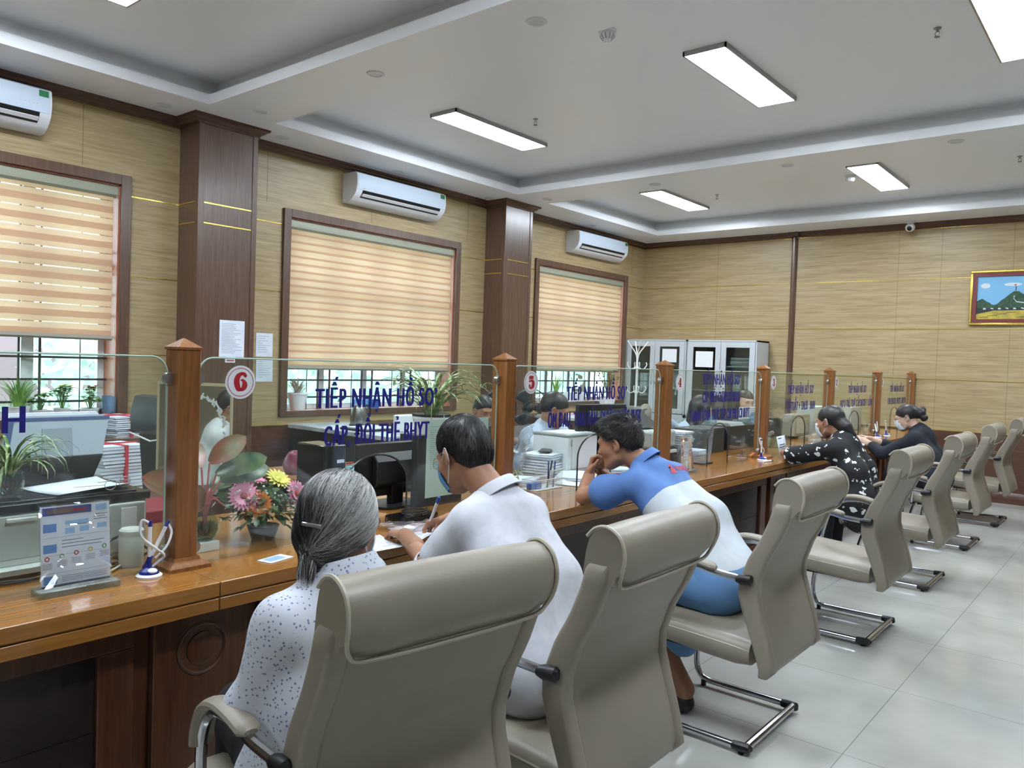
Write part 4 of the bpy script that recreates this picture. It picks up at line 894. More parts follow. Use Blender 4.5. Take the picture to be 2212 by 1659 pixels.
hc = hair_cut(H, R, sc, .004, .85, exm); cl = MB(); addnets(cl, hp, .0045, hc); sd = seeds_on(hp, hc, H+R @ V3(0, 0, .05), 5200, cond, 7)
strands(cl, hp, hc, sd, lambda p: (R @ V3(0, .9, -.3))[None, :]+(p-H-R @ V3(0, -.05, .11))*6, 4, .0048, .0012, .0006, .35, None, 9, lift=.55)
pt('hair', shift(cl, org), M_hair, t, 'short spiky black hair', ang=80); headgear(t, org, H, R, sc, closed=True)
# emblem and word on the back of the shirt, laid on the cloth
from mathutils.bvhtree import BVHTree
def on_surface(o, center, du, dv, off=.0025):
    me = o.data; bv = BVHTree.FromPolygons([v.co for v in me.vertices], [p.vertices for p in me.polygons]); c0 = Vector(center)-Vector(org); du, dv = Vector(du).normalized(), Vector(dv).normalized(); n_ = du.cross(dv).normalized()
    def f(a, b):
        s = c0+du*a+dv*b+n_*.25; h_ = bv.ray_cast(s, -n_)
        return tuple((h_[0]+n_*off) if h_[0] else s-n_*.25)
    return f
ax = Vector((sho['dummy'] if 'dummy' in sho else 0, 0, 0))
f = on_surface(sho, (4.445, 3.275, .945), (.12, 1, .03), (-.72, 0, .68))
q = MB()
for k in range(5):
    lo, hi = [(-.028, -.018), (-.017, -.008), (-.007, .002), (.003, .012), (.013, .022)][k]; pts = [(-.045+.008*k, lo*.45), (-.022, lo*.8), (.0, lo), (.004, hi), (-.02, hi*.8), (-.043+.008*k, hi*.45)]
    q.add([f(a-b*.5, b+a*.35) for a, b in pts], [(0, 1, 2, 3, 4, 5)])
pt('wing_emblem', q, mat('red print', (196, 44, 52), .6), t, 'small red wing emblem'); q = MB()
vs, fs = text_mesh('HONDA', .14, .032, .03)
q.add([f(a+.10, b-.012) for a, b in vs], fs); pt('lettering', q, mat('red print', (196, 44, 52)), t, 'red lettering on the back')
q = MB(); f = on_surface(sho, (4.27, 3.13, .93), (1, .1, -.2), (0, .5, .85)); vs, fs = text_mesh('HONDA', .05, .011, .03); q.add([f(a, b) for a, b in vs], fs); pt('sleeve_lettering', q, mat('red print', (196, 44, 52)), t)
# ---- woman in black dress with white bows
S = dict(head=(4.36, 5.88, 1.085), face=(-.93, .22, -.22), neck=(4.46, 5.86, .965), sh=[(4.46, 5.73, .90), (4.47, 5.99, .915)], el=[(4.10, 5.80, .815), (4.09, 6.13, .815)], wr=[(4.0, 6.0, .80), (4.0, 5.95, .82)],
         hip=[(4.62, 5.74, .55), (4.62, 5.90, .55)], knee=[(4.36, 5.9, .54), (4.36, 6.15, .54)], ank=[(4.34, 5.9, .08), (4.34, 6.15, .08)], toe=[(4.2, 5.9, .04), (4.2, 6.15, .04)], bow=(.03, -.01, .02), w=.88, hs=.96)
t, org, H, R, sc, T, e, c = person('woman in a white mask and black bow print dress leaning on the counter', S, M_skin1, .006, .014)
MD = mat('bow print', (22, 22, 26), .8); v = coords(MD); nz = N(MD, 'ShaderNodeTexNoise', i_Scale=36, i_Detail=1); lk(MD, v, nz.inputs['Vector']); vm = N(MD, 'ShaderNodeMixRGB', i_0=.055); lk(MD, v, vm.inputs[1]); lk(MD, nz.outputs['Color'], vm.inputs[2])
vo = N(MD, 'ShaderNodeTexVoronoi', i_Scale=16); vo.inputs['Randomness'].default_value = .55; lk(MD, vm.outputs[0], vo.inputs['Vector']); r_ = ramp(MD, vo.outputs['Distance'], [(.25, (224, 226, 226)), (.27, (22, 22, 26))]); lk(MD, r_.outputs[0], BS(MD).inputs['Base Color'])
ps = body_core(S, .024)+sleeves(S, .92, .062, .068)+legs(S, .03)[:1]+legs(S, .03)[2:3]+[cap(S['hip'][0], S['hip'][1], .12, .12, .05)]
ps += [cap((4.62, 5.78, .5), (4.6, 5.86, .44), .13, .13, .05)]
cloth(t, org, 'trousers', legs(S, .012), M_trou, .014)
cloth(t, org, 'bow_print_dress', ps, MD, .011, wrinkle(.006, 18, 21))
hp = [e((0, -.016, .034), (.081, .103, .09), .02), e((0, -.085, -.04), (.05, .05, .05), .04), c((0, -.12, -.06), (.01, -.15, -.12), .045, .03, .04)]
pt('hair', shift(addnets(MB(), hp, .006, hair_cut(H, R, sc, -.055, .95, lambda q, d: np.where(q[..., 1] < -.08, d, np.maximum(d, (.03-np.sqrt((np.abs(q[..., 0])-.085)**2+(q[..., 1]-.0)**2+(q[..., 2]+.02)**2)))))), org), M_hair, t, 'black hair in a low ponytail', ang=80)
headgear(t, org, H, R, sc, mask=mat('mask white', (222, 226, 230), .8))
# ---- woman in navy hoodie
S = dict(head=(4.42, 7.86, 1.055), face=(-.93, -.12, -.35), neck=(4.52, 7.86, .94), sh=[(4.52, 7.73, .87), (4.53, 7.99, .87)], el=[(4.28, 7.66, .72), (4.3, 8.1, .74)], wr=[(4.06, 7.84, .815), (4.08, 8.0, .82)],
         hip=[(4.68, 7.72, .54), (4.68, 7.89, .54)], knee=[(4.36, 7.7, .54), (4.36, 7.98, .54)], ank=[(4.34, 7.7, .08), (4.34, 7.98, .08)], toe=[(4.2, 7.7, .04), (4.2, 7.98, .04)], bow=(.03, 0, .0), hs=.96, w=.88,
         hands=[dict(fr=(4.16, 7.76, .78), W=(4.06, 7.84, .815), d=(-.9, .3, .1), n=(0, -.3, .9), th=(.2, .8, .4), curl=.45), dict(fr=(4.18, 8.04, .785), W=(4.08, 8.0, .82), d=(-.95, -.1, .1), n=(0, .3, .9), th=(0, -.8, .4), curl=.4)])
t, org, H, R, sc, T, e, c = person('woman in a white mask and dark navy hoodie leafing through papers at the far end', S, M_skin2, .006, .014)
MN = mat('navy hoodie', (26, 30, 42), .85); ps = body_core(S, .024)+sleeves(S, 1, .058, .052)+[cap(a, V3(*a)*.5+V3(*b)*.5, .052, .048, .02) for a, b in zip(S['el'], S['wr'])]+[cap(S['hip'][0], S['hip'][1], .14, .14, .05), cap((4.56, 7.80, .92), (4.57, 7.93, .92), .05, .05, .04), elp((4.60, 7.87, .88), (.055, .09, .06), .04)]
cloth(t, org, 'hoodie', ps, MN, .011, wrinkle(.005, 18, 31)); cloth(t, org, 'trousers', legs(S, .016), M_trou, .014)
hp = [e((0, -.016, .034), (.081, .103, .09), .02), e((0, -.125, .0), (.045, .045, .05), .03), e((.02, -.15, .03), (.03, .03, .035), .01), e((-.01, -.14, -.045), (.035, .035, .035), .01)]
pt('hair', shift(addnets(MB(), hp, .006, hair_cut(H, R, sc, -.045, .85, lambda q, d: np.where(q[..., 1] < -.07, d, np.maximum(d, (.03-np.sqrt((np.abs(q[..., 0])-.085)**2+(q[..., 1]-.0)**2+(q[..., 2]+.02)**2)))))), org), M_hair, t, 'black hair pinned up in a bun', ang=80)
headgear(t, org, H, R, sc, mask=mat('mask white', (222, 226, 230), .8), glasses=mat('dark frame', (60, 50, 48), .4))
# ---- staff behind the glass
def staff(label, X, Y, zh, face, side, top, hairps=None, skinm=M_skin2, closed=False, hcut=None, hands=None, hs=1.0, el=None, wr=None, lean=.06, hairlab='black hair'):
    """seated clerk; body faces the counter (+x)"""
    S = dict(head=(X, Y, zh), face=face, neck=(X-lean, Y+side*.02, zh-.13), sh=[(X-lean-.02, Y-.17, zh-.19), (X-lean-.02, Y+.17, zh-.19)], el=el or [(X+.02, Y-.23, zh-.42), (X+.02, Y+.23, zh-.42)], wr=wr or [(X+.25, Y-.12, .8), (X+.25, Y+.12, .8)],
             hip=[(X-.16, Y-.09, .55), (X-.16, Y+.09, .55)], knee=[(X+.22, Y-.12, .55), (X+.22, Y+.12, .55)], ank=[(X+.22, Y-.12, .08), (X+.22, Y+.12, .08)], toe=[(X+.34, Y-.12, .04), (X+.34, Y+.12, .04)], hs=hs, hands=hands or [])
    t, org, H, R, sc, T, e, c = person(label, S, skinm, .006, .016)
    ps = body_core(S, .022)+sleeves(S, 1, .06, .054)+[cap(a, V3(*a)*.25+V3(*b)*.75, .05, .042, .02) for a, b in zip(S['el'], S['wr'])]+[cap(S['hip'][0], S['hip'][1], .13, .13, .05), cap(V3(*S['neck'])+V3(-.02, -.03, .01), V3(*S['neck'])+V3(-.02, .03, .01), .052, .052, .02)]
    cloth(t, org, 'shirt', ps, top, .013, wrinkle(.005, 18, int(Y*10))); cloth(t, org, 'trousers', legs(S, .016), M_trou, .018)
    hp = hairps(e, c) if hairps else [e((0, -.017, .036), (.083, .103, .092), .02), e((0, -.06, -.01), (.074, .05, .055), .03)]
    pt('hair', shift(addnets(MB(), hp, .006, (hcut or (lambda H, R, sc: hair_cut(H, R, sc, .0, .7, exm)))(H, R, sc)), org), M_hair, t, hairlab, ang=80); headgear(t, org, H, R, sc, closed=closed)
    return t
M_shirt = noisy('pale blue shirt', (184, 196, 212), (172, 186, 204), 20, .8)
staff('clerk in a pale blue shirt looking down behind the number 5 glass', 2.85, 4.55, 1.11, (.72, .55, -.42), 0, M_shirt, closed=True, skinm=M_skin1, el=[(2.95, 4.2, .86), (2.9, 4.85, .8)], wr=[(3.3, 4.05, .80), (3.3, 4.6, .82)],
      hands=[dict(fr=(3.15, 4.12, .82), W=(3.3, 4.05, .80), d=(.9, -.35, -.05), n=(0, 0, 1), th=(.3, .9, 0), curl=.3)])
long_hair = lambda e, c: [e((0, -.02, .036), (.088, .105, .094), .02), c((-.07, -.03, .0), (-.085, -.03, -.17), .045, .04, .03), c((.07, -.03, .0), (.085, -.03, -.17), .045, .04, .03), c((0, -.085, .0), (0, -.08, -.2), .06, .06, .04)]
lcut = lambda H, R, sc: (lambda P, d: np.maximum(d, (lambda q: np.minimum(q[..., 1]-.012, .034-q[..., 2]+.25*np.abs(q[..., 0]+.03))*.9)((P-H) @ R/sc)))
staff('clerk with long black hair turned away, behind the number 4 glass', 2.85, 6.90, 1.05, (.25, .93, -.25), 0, M_shirt, long_hair, hcut=lcut, hs=1.04, el=[(2.75, 6.62, .86), (2.95, 7.15, .8)], wr=[(2.72, 6.35, 1.0), (3.2, 7.0, .82)], hairlab='long straight black hair')
staff('smiling clerk with brown fringe facing the visitors, behind the number 4 glass', 2.9, 7.80, 1.10, (.80, -.58, -.08), 0, mat('dark top', (46, 48, 56), .8), long_hair, hcut=lcut, hairlab='dark brown hair with a side fringe')
staff('clerk bent low behind the big spider plant, mostly hidden by the post', 1.9, 4.86, 1.03, (.86, -.4, -.3), 0, M_shirt, skinm=M_skin1, closed=True)
# ------------------------------------------------------------------ furniture and things behind and on the counter
def P3(p, z=None): return (p.x, p.y, p.z if z is None else z)
M_desk = grainy('desk wood', (120, 76, 40), (146, 98, 56), (164, 116, 72), (20, 1.5, 20), .35, 2)
M_fan = mat('fan black', (30, 32, 34), .4)
def sheet_paper(name, label, cat, c, w, d, rz=0, z=None, curl=.0, group=None, rot=None, m=None):
    o = MB().sheet(lambda u, v: ((u-.5)*w, (v-.5)*d, .0012+curl*(u-.5)**2*4*(.3+.7*v)), 10, 6).build(name, m or M_paper, solid=.0006, ang=80)
    o.location = c; o.rotation_euler = rot or (0, 0, rz); return tag(o, label, cat, group)
M_print = mat('printed page', (228, 230, 234), .8)
def page_lines(m, sc, thr=.5, col=(96, 100, 112)):
    """faint printed lines on a page"""
    v = coords(m, (1, 1, 1)); w_ = N(m, 'ShaderNodeTexWave', wave_type='BANDS', bands_direction='Y', i_Scale=sc); w_.inputs['Distortion'].default_value = 0; lk(m, v, w_.inputs['Vector'])
    nz = N(m, 'ShaderNodeTexNoise', i_Scale=40); lk(m, v, nz.inputs['Vector']); mu = N(m, 'ShaderNodeMath', operation='MULTIPLY'); lk(m, w_.outputs['Fac'], mu.inputs[0]); lk(m, nz.outputs['Fac'], mu.inputs[1])
    r = ramp(m, mu.outputs[0], [(thr-.06, (228, 230, 234)), (thr, col)]); lk(m, r.outputs[0], BS(m).inputs['Base Color'])
page_lines(M_print, 34)
def stack(label, c, w, d, h, rz=0, band=None, n=9, seed=0, group=None, cat='paper stack'):
    t = thing('paper_stack', label, cat, c, rz, group); r = random.Random(seed); q = MB(); z = 0; th = h/n
    for k in range(n):
        a, b = r.uniform(-.012, .012), r.uniform(-.012, .012); dz = r.uniform(.7, 1.0)*th
        q.sheet(lambda u, v, a=a, b=b, z=z, dz=dz: ((u-.5)*w+a, (v-.5)*d+b, z+dz+.004*sin(u*3+a*90)*(v-.5)), 5, 3).box(-w/2+a, -d/2+b, z, w/2+a, d/2+b, z+dz*.82); z += th
    pt('sheets', q, M_paper, t, ang=30)
    if band: pt('ribbon', MB().box(-.012, -d/2-.014, -.001, .012, d/2+.014, h+.006).box(-w/2-.014, -.01, -.001, w/2+.014, .01, h+.004), band, t, 'red tie')
    return t
M_tie = mat('red tie', (196, 52, 68), .6)
def tank(q, x0, y0, z0, x1, y1, z1): q.box(x0, y0, z0, x1, y1, z1)
def blades(q, n, L, wd, r, droop=1.0, c=(0, 0, 0), up=.6, seed=0, spread=1.0, curl=1.0):
    R_ = random.Random(seed)
    for k in range(n):
        a = R_.uniform(0, 6.283); l = L*R_.uniform(.6, 1.05); el = up*R_.uniform(.5, 1.5); ca, sa = cos(a), sin(a); px, pz = R_.uniform(0, r), 0; pts = []; ang = min(1.45, el+.5)
        for i in range(9):
            pts.append((c[0]+ca*px, c[1]+sa*px, c[2]+pz)); px += cos(ang)*l/8*spread; pz += sin(ang)*l/8; ang -= droop*(.16+.05*i)*R_.uniform(.8, 1.2)
        vs = []
        for i, p in enumerate(pts):
            w_ = wd*(1-(i/8)**2)*.5+.0006; vs += [(p[0]-sa*w_, p[1]+ca*w_, p[2]), (p[0], p[1], p[2]-w_*.5), (p[0]+sa*w_, p[1]-ca*w_, p[2])]
        q.add(vs, [f_ for i in range(8) for f_ in ((3*i, 3*i+1, 3*i+4, 3*i+3), (3*i+1, 3*i+2, 3*i+5, 3*i+4))])
def leaf(q, base, d, L, wd, bend=.3, up=(0, 0, 1), n=7):
    d = Vector(d).normalized(); s = d.cross(Vector(up)).normalized(); nn = s.cross(d); vs = []
    for i in range(n+1):
        u = i/n; w_ = wd*.5*sin(pi*min(1, u*.92+.04))**.7*(1 if u < .99 else 0); p = Vector(base)+d*L*u-nn*bend*L*u*u; vs += [p-s*w_+nn*w_*.25, p, p+s*w_+nn*w_*.25]
    q.add(vs, [f_ for i in range(n) for f_ in ((3*i, 3*i+1, 3*i+4, 3*i+3), (3*i+1, 3*i+2, 3*i+5, 3*i+4))])
M_spid = mat('spider plant leaf', (120, 150, 84), .45); _v = coords(M_spid); _n2 = N(M_spid, 'ShaderNodeTexNoise', i_Scale=30); lk(M_spid, _v, _n2.inputs['Vector']); _r2 = ramp(M_spid, _n2.outputs['Fac'], [(.4, (84, 122, 58)), (.5, (150, 172, 112)), (.6, (204, 212, 170))]); lk(M_spid, _r2.outputs[0], BS(M_spid).inputs['Base Color'])
M_grass = noisy('grass leaf', (96, 150, 60), (150, 190, 90), 30, .5)
def pot_plant(name, label, c, pr, ph, potm, build, group=None, potname='pot', prof=None):
    t = thing(name, label, 'plant', c, group=group)
    pt(potname, MB().lathe(prof or [(pr*.72, 0), (pr*.95, ph*.9), (pr, ph*.9), (pr, ph), (pr*.9, ph), (pr*.88, ph*.86), (0, ph*.86)], n=28), potm, t)
    build(t, ph*.86); return t
def monitor(label, c, rz, w=.52, h=.31, zb=.12, group='computer screens seen from behind', extra=None):
    t = thing('computer_monitor', label, 'monitor', c, rz, group)   # screen faces -x, back towards +x
    pt('foot', MB().loft([oval(-.1, .1, -.13, .13, z, .05) for z in (0, .012)]), M_black, t); pt('stand', MB().box(-.01, -.035, .01, .03, .035, .2), M_black, t, bev=.006)
    pt('screen_housing', MB().box(-.02, -w/2, zb, .012, w/2, zb+h).prism([(.012, zb+.03), (.045, zb+.06), (.045, zb+h-.08), (.012, zb+h-.04)], 'y', -w*.32, w*.32), M_black, t, bev=.005)
    pt('screen', MB().box(-.0215, -w/2+.012, zb+.015, -.0205, w/2-.012, zb+h-.012), emis('screen glow', (120, 150, 210), .6), t, 'lit screen')
    return t
def office_chair(label, c, rz, zt=1.12, cushion=M_blackg, group='black office chairs of the clerks', piping=True):
    t = thing('office_chair', label, 'chair', c, rz, group)      # back towards -x
    rings = []
    for z in np.linspace(.52, zt, 14):
        k = (z-.52)/(zt-.52); w_ = .24-.03*k if k < .95 else .18; rings.append(oval(-.27-.08*k, -.17-.06*k, -w_, w_, z, .04))
    pt('backrest', MB().loft(rings), cushion, t, ang=60)
    pt('headrest', MB().loft([[(x, y, z) for x, z in ((-.37, zt-.2), (-.375, zt-.08), (-.35, zt+.01), (-.3, zt+.02), (-.24, zt-.02), (-.225, zt-.12), (-.26, zt-.2))] for y in np.linspace(-.2, .2, 7)]), cushion, t, 'headrest roll', ang=60)
    pt('seat', MB().loft([oval(-.25, .25, -.25, .25, z, .07) for z in (.42, .44, .5, .52)]), cushion, t, ang=60)
    for s in (-1, 1): pt('armrest', MB().tube(bez([(-.22, s*.27, .62), (-.1, s*.28, .7), (.08, s*.28, .7), (.16, s*.27, .62), (.12, s*.26, .48)], 6), .018, 10), M_black, t)
    pt('gas_lift', MB().cyl((0, 0, .1), (0, 0, .42), .028), M_chrome, t)
    q = MB()
    for k in range(5): a = 2*pi*k/5; q.tube([(0, 0, .1), (.28*cos(a), .28*sin(a), .06)], [.03, .018], 8)
    pt('star_base', q, M_black, t)
    for k in range(5): a = 2*pi*k/5; pt('caster', MB().lathe([(.026, -.016), (.028, 0), (.026, .016)], (.29*cos(a), .29*sin(a), .028), 14, 'y'), M_black, t)
    if piping: pt('piping', MB().tube([(-.375, -.2, zt-.2), (-.38, 0, zt-.235), (-.375, .2, zt-.2)], .005, 6), M_white, t, 'pale piping')
    return t
# --- inner desks and shelves
for y0, y1, lb in ((2.62, 3.3, 'wooden side desk with papers, bag and tissue box behind the number 6 glass'),):
    t = thing('side_desk', lb, 'desk', (2.0, y0, 0)); pt('desktop', MB().box(0, 0, .715, 1.18, y1-y0, .745), M_desk, t, bev=.003)
    for x in (.02, 1.13): pt('side_panel', MB().box(x, .02, 0, x+.03, y1-y0-.02, .715), M_desk, t)
t = thing('slatted_bench', 'brown slatted shelf under the left window carrying paper bundles', 'shelf', (.02, .4, 0))
q = MB()
for k in range(7): q.box(.02+.07*k, 0, .775, .07+.07*k, 2.7, .8)
pt('slat_top', q, M_darkh, t, bev=.003)
for y in (.0, 1.3, 2.64): pt('support', MB().box(.02, y, 0, .49, y+.04, .775), M_dark, t)
pt('apron', MB().box(.47, 0, .70, .49, 2.7, .775), M_darkh, t)
t = thing('black_cabinet', 'long black cabinet with a pale marbled top edge below the middle window', 'cabinet', (.04, 4.27, 0))
pt('carcass', MB().box(0, 0, 0, 1.35, .62, .765), M_black, t, bev=.003); pt('worktop', MB().box(-.0, -.02, .765, 1.38, .64, .80), noisy('marbled top', (196, 200, 204), (150, 156, 162), 8, .3), t, 'pale marbled worktop', bev=.003)
for k in range(3): pt('binder', MB().box(.55+.09*k, -.045, .28, .63+.09*k, -.002, .62), [mat('binder blue', (58, 78, 120), .5), mat('binder white', (200, 206, 214), .5)][k % 2], t, 'folder standing against the side')
t = thing('window_cabinet', 'low dark cabinet with a pale top under the far right window', 'cabinet', (.04, 7.95, 0))
pt('carcass', MB().box(0, 0, 0, .6, 1.5, .735), M_dark, t); pt('worktop', MB().box(0, -.02, .735, .64, 1.52, .77), mat('pale top', (206, 208, 210), .35), t, 'pale worktop', bev=.003)
pt('pink_papers', MB().box(.1, .4, .77, .45, 1.2, .776), mat('pink paper', (214, 160, 170), .8), t, 'pink and white papers lying flat')
# --- filing cabinets at the far wall
def filing(x0, w, lab):
    t = thing('filing_cabinet', lab, 'cabinet', (x0, 10.15, 0), group='pale grey steel filing cabinets'); D, Hh = .42, 1.83; mg = mat('cabinet grey', (188, 194, 198), .45)
    q = MB(); q.box(0, .012, 0, .018, D, Hh).box(w-.018, .012, 0, w, D, Hh).box(0, .012, Hh-.02, w, D, Hh).box(0, D-.01, 0, w, D, Hh).box(0, .012, 0, w, D, .06).box(0, .012, .72, w, D, .76); pt('carcass', q, mg, t)
    for z in (1.12, 1.46): pt('shelf', MB().box(.018, .04, z, w-.018, D-.01, z+.018), mg, t)
    for k in (0, 1):
        a, b = .02+k*(w-.04)/2+.003, .02+(k+1)*(w-.04)/2-.003; f = MB(); bw = .075
        for (x0_, z0, x1_, z1) in ((a, .77, a+bw, Hh-.025), (b-bw, .77, b, Hh-.025), (a+bw, Hh-.1, b-bw, Hh-.025), (a+bw, .77, b-bw, .84)): f.box(x0_, 0, z0, x1_, .018, z1)
        d = pt('door', f, mg, t, bev=.002); pt('door_glass', MB().box(a+bw, .008, .84, b-bw, .011, Hh-.1), glassmat('cabinet glass', (212, 220, 216)), d)
        hx = (b-.03) if k == 0 else (a+.03); pt('handle', MB().tube(bez([(hx, -.002, 1.18), (hx, -.028, 1.2), (hx, -.028, 1.3), (hx, -.002, 1.32)], 5), .005, 6), M_chrome, d)
        pt('lower_door', MB().box(a, 0, .07, b, .018, .755), mg, t, bev=.003)
    return t
filing(.01, .985, 'left pale grey steel filing cabinet with glass doors, in the corner'); filing(1.012, 1.02, 'right pale grey steel filing cabinet, with dark board behind the glass')
for (x, y, w_, h_, lab) in ((1446, 768, .23, .19, 'white notice taped on the left filing cabinet door'), (1521, 776, .26, .22, 'white notice taped on the right filing cabinet door')):
    p = U(x, y, 'y', 10.145); o = tag(MB().box(-w_/2, -.001, -h_/2, w_/2, .001, h_/2).build('notice_sheet', M_print, loc=P3(p)), lab, 'notice', 'notices on the cabinets')
tag(MB().box(-.19, 0, -.2, .19, .012, .2).build('black_board', M_black, loc=(1.3, 10.19, 1.58)), 'black board leaning behind the notice in the right cabinet', 'board')
for k, (x, lab) in enumerate(((1.78, 'pile of folded papers on the upper shelf of the right cabinet'), (.38, 'pile of documents in the left cabinet behind the coat rack'))): stack(lab, (x, 10.36, 1.478 if k == 0 else 1.138), .3, .22, .12 if k == 0 else .2, 0, None, 8, k+40)
# --- coat rack
p = (.42, 9.8, 0); t = thing('coat_rack', 'white metal coat rack with branching hooks in front of the left cabinet', 'coat rack', p); mw = mat('rack white', (228, 230, 228), .4)
pt('pole', MB().cyl((0, 0, .03), (0, 0, 1.5), .016, n=12), mw, t); pt('base', MB().lathe([(.19, 0), (.19, .015), (.03, .03), (.02, .06)], n=24), mw, t)
for k in range(4):
    a = pi/4+pi/2*k; ca, sa = cos(a), sin(a)
    pt('branch', MB().tube(bez([(0, 0, 1.45), (.02*ca, .02*sa, 1.6), (.1*ca, .1*sa, 1.72), (.15*ca, .15*sa, 1.79)], 5), .009, 8), mw, t)
    for z in (1.42, 1.08): pt('hook', MB().tube(bez([(.015*ca, .015*sa, z), (.09*ca, .09*sa, z-.03), (.14*ca, .14*sa, z+.03), (.13*ca, .13*sa, z+.07)], 5), .007, 8), mw, t)
# --- notices on the first pillar and the wall
for (pts, ax, v0, w_, h_, lab) in ((((501, 732)), 'x', .302, .225, .30, 'white notice taped on the pillar above the number 6 sign'), (((571, 745)), 'x', .0015, .17, .21, 'upper white sheet on the wall right of the pillar'), (((571, 799)), 'x', .0015, .17, .21, 'lower white sheet on the wall right of the pillar')):
    p = U(pts[0], pts[1], ax, v0); q = MB().box(-.0008, -w_/2, -h_/2, .0008, w_/2, h_/2); r = random.Random(int(pts[1])); q.mat(1)
    z = h_/2-.03
    while z > -h_/2+.03:
        q.box(.0008, -w_/2+.02, z, .0011, w_/2-.02-r.uniform(0, .09), z+.0022); z -= .0125 if v0 > .1 else .02
    tag(q.build('notice_sheet', [M_paper, mat('ink', (96, 98, 110), .8)], loc=P3(p)), lab, 'notice', 'notices by the first pillar')
p = U(497, 777, 'x', .302); tag(MB().mat(0).box(-.0008, -.045, -.024, .0008, .045, .024).mat(1).box(.0009, -.038, .006, .0012, .038, .01).mat(2).box(.0009, -.03, -.012, .0012, .036, -.002).build('sticker', [M_paper, M_text, M_red], loc=P3(p)), 'small white sticker with red and blue print below the pillar notice', 'sticker')
# --- printer at the left
t = thing('laser_printer', 'large grey office printer with black top at the left edge, behind the glass', 'printer', (3.44, .90, ZC)); X0, X1, Y0, Y1, Hh = -.22, .19, -.42, .335, .215
pt('housing', MB().box(X0, Y0, 0, X1, Y1, Hh-.03), M_pgrey, t, bev=.008); pt('top_cover', MB().box(X0-.005, Y0-.005, Hh-.03, X1+.006, Y1+.008, Hh-.005).box(X0+.02, Y0+.05, Hh-.005, X1-.03, Y1-.02, Hh), M_blackg, t, 'black glossy top', bev=.005)
pt('front_door', MB().box(X1, -.25, .05, X1+.008, .14, .178), M_pgrey, t, bev=.003); pt('grip', MB().box(X1+.006, -.08, .16, X1+.02, .0, .172), mat('printer light', (206, 210, 204), .4), t, bev=.003)
pt('output_tray', MB().box(X1, -.24, .012, X1+.05, .16, .03).box(X1, -.24, .03, X1+.004, .16, .05), mat('printer light', (206, 210, 204)), t, bev=.004)
pt('control_panel', MB().box(X1, .2, .02, X1+.014, .325, .18), M_pgrey, t, bev=.006); pt('keypad', MB().box(X1+.014, .245, .1, X1+.016, .295, .165), M_plast, t, bev=.004); pt('display', MB().box(X1+.014, .25, .06, X1+.017, .285, .092), M_black, t)
q = MB()
for k in range(9): q.box(X1, -.385, .075+.009*k, X1+.002, -.34, .079+.009*k)
for k in range(5): q.box(X1+.012, .255+.0*k, .022+.007*k, X1+.0155, .3, .0255+.007*k)
q.box(X1, -.31, .0, X1+.0012, -.308, .185).box(X1, .155, 0, X1+.0012, .157, .185); q.box(X1+.008, .06, .155, X1+.0095, .13, .159).box(X1+.008, -.22, .16, X1+.0095, -.19, .163)
pt('vent', q, M_black, t, 'dark vents and seams')
ZP = ZC+Hh
t = thing('document_tray', 'dark upright paper tray holding a grey folder and papers on the printer', 'paper tray', (3.33, 1.03, ZP))
tilt = lambda x, y, z: (x-z*.25, y, z)
def slab(q, y0a, y1a, z0, y0b, y1b, z1, x, th=.006): q.add([tilt(x, y0a, z0), tilt(x, y1a, z0), tilt(x, y1b, z1), tilt(x, y0b, z1), tilt(x-th, y0a, z0), tilt(x-th, y1a, z0), tilt(x-th, y1b, z1), tilt(x-th, y0b, z1)], [(0, 1, 2, 3), (7, 6, 5, 4), (0, 4, 5, 1), (1, 5, 6, 2), (2, 6, 7, 3), (3, 7, 4, 0)])
q = MB(); slab(q, -.14, .155, 0, -.165, .2, .085, 0, .05); pt('tray', q, M_black, t, bev=.003)
q = MB(); slab(q, -.13, .19, .05, -.09, .235, .215, -.01, .004); slab(q, -.12, .2, .05, -.08, .22, .222, -.018, .004); pt('folder', q, mat('folder grey', (168, 180, 190), .5), t, 'grey blue folder')
q = MB(); slab(q, -.075, .235, .206, -.075, .236, .217, -.0085, .003); slab(q, -.125, -.105, .06, -.09, -.07, .215, -.0085, .003); pt('folder_edge', q, mat('folder blue', (70, 88, 130), .5), t, 'dark blue edge')
q = MB(); slab(q, .0, .1, .06, .01, .105, .18, -.006, .004); slab(q, -.05, -.01, .06, -.05, -.0, .10, -.006, .004); pt('embossing', q, mat('folder deep', (140, 152, 162), .5), t)
q = MB(); slab(q, -.1, .21, .215, -.09, .2, .232, -.024, .02); pt('papers', q, M_paper, t)
sheet_paper('paper_sheet', 'blank white sheet lying on the black printer top', 'paper', (3.48, 1.08, ZP+.001), .2, .26, .2, curl=.012)
def spectacles(lab, c, rz):
    t = thing('reading_glasses', lab, 'glasses', c, rz); q = MB()
    for s in (-1, 1):
        q.tube([(.0+.002*cos(a), s*.034+.025*cos(a), .018+.017*sin(a)) for a in np.linspace(0, 2*pi, 21)], .0012, 6); q.tube([(.0, s*.059, .02), (-.02, s*.062, .018), (-.12, s*.055, .004)], .001, 6)
    q.tube([(0, -.009, .022), (.002, 0, .026), (0, .009, .022)], .001, 6); pt('frame', q, M_sil, t); q = MB()
    for s in (-1, 1): q.add([(0, s*.034+.024*cos(a), .018+.016*sin(a)) for a in np.linspace(0, 2*pi, 17)[:-1]], [tuple(range(16))])
    pt('lens', q, M_glass2, t); return t
spectacles('thin metal spectacles left on the black printer top', (3.56, 1.17, ZP), .5)
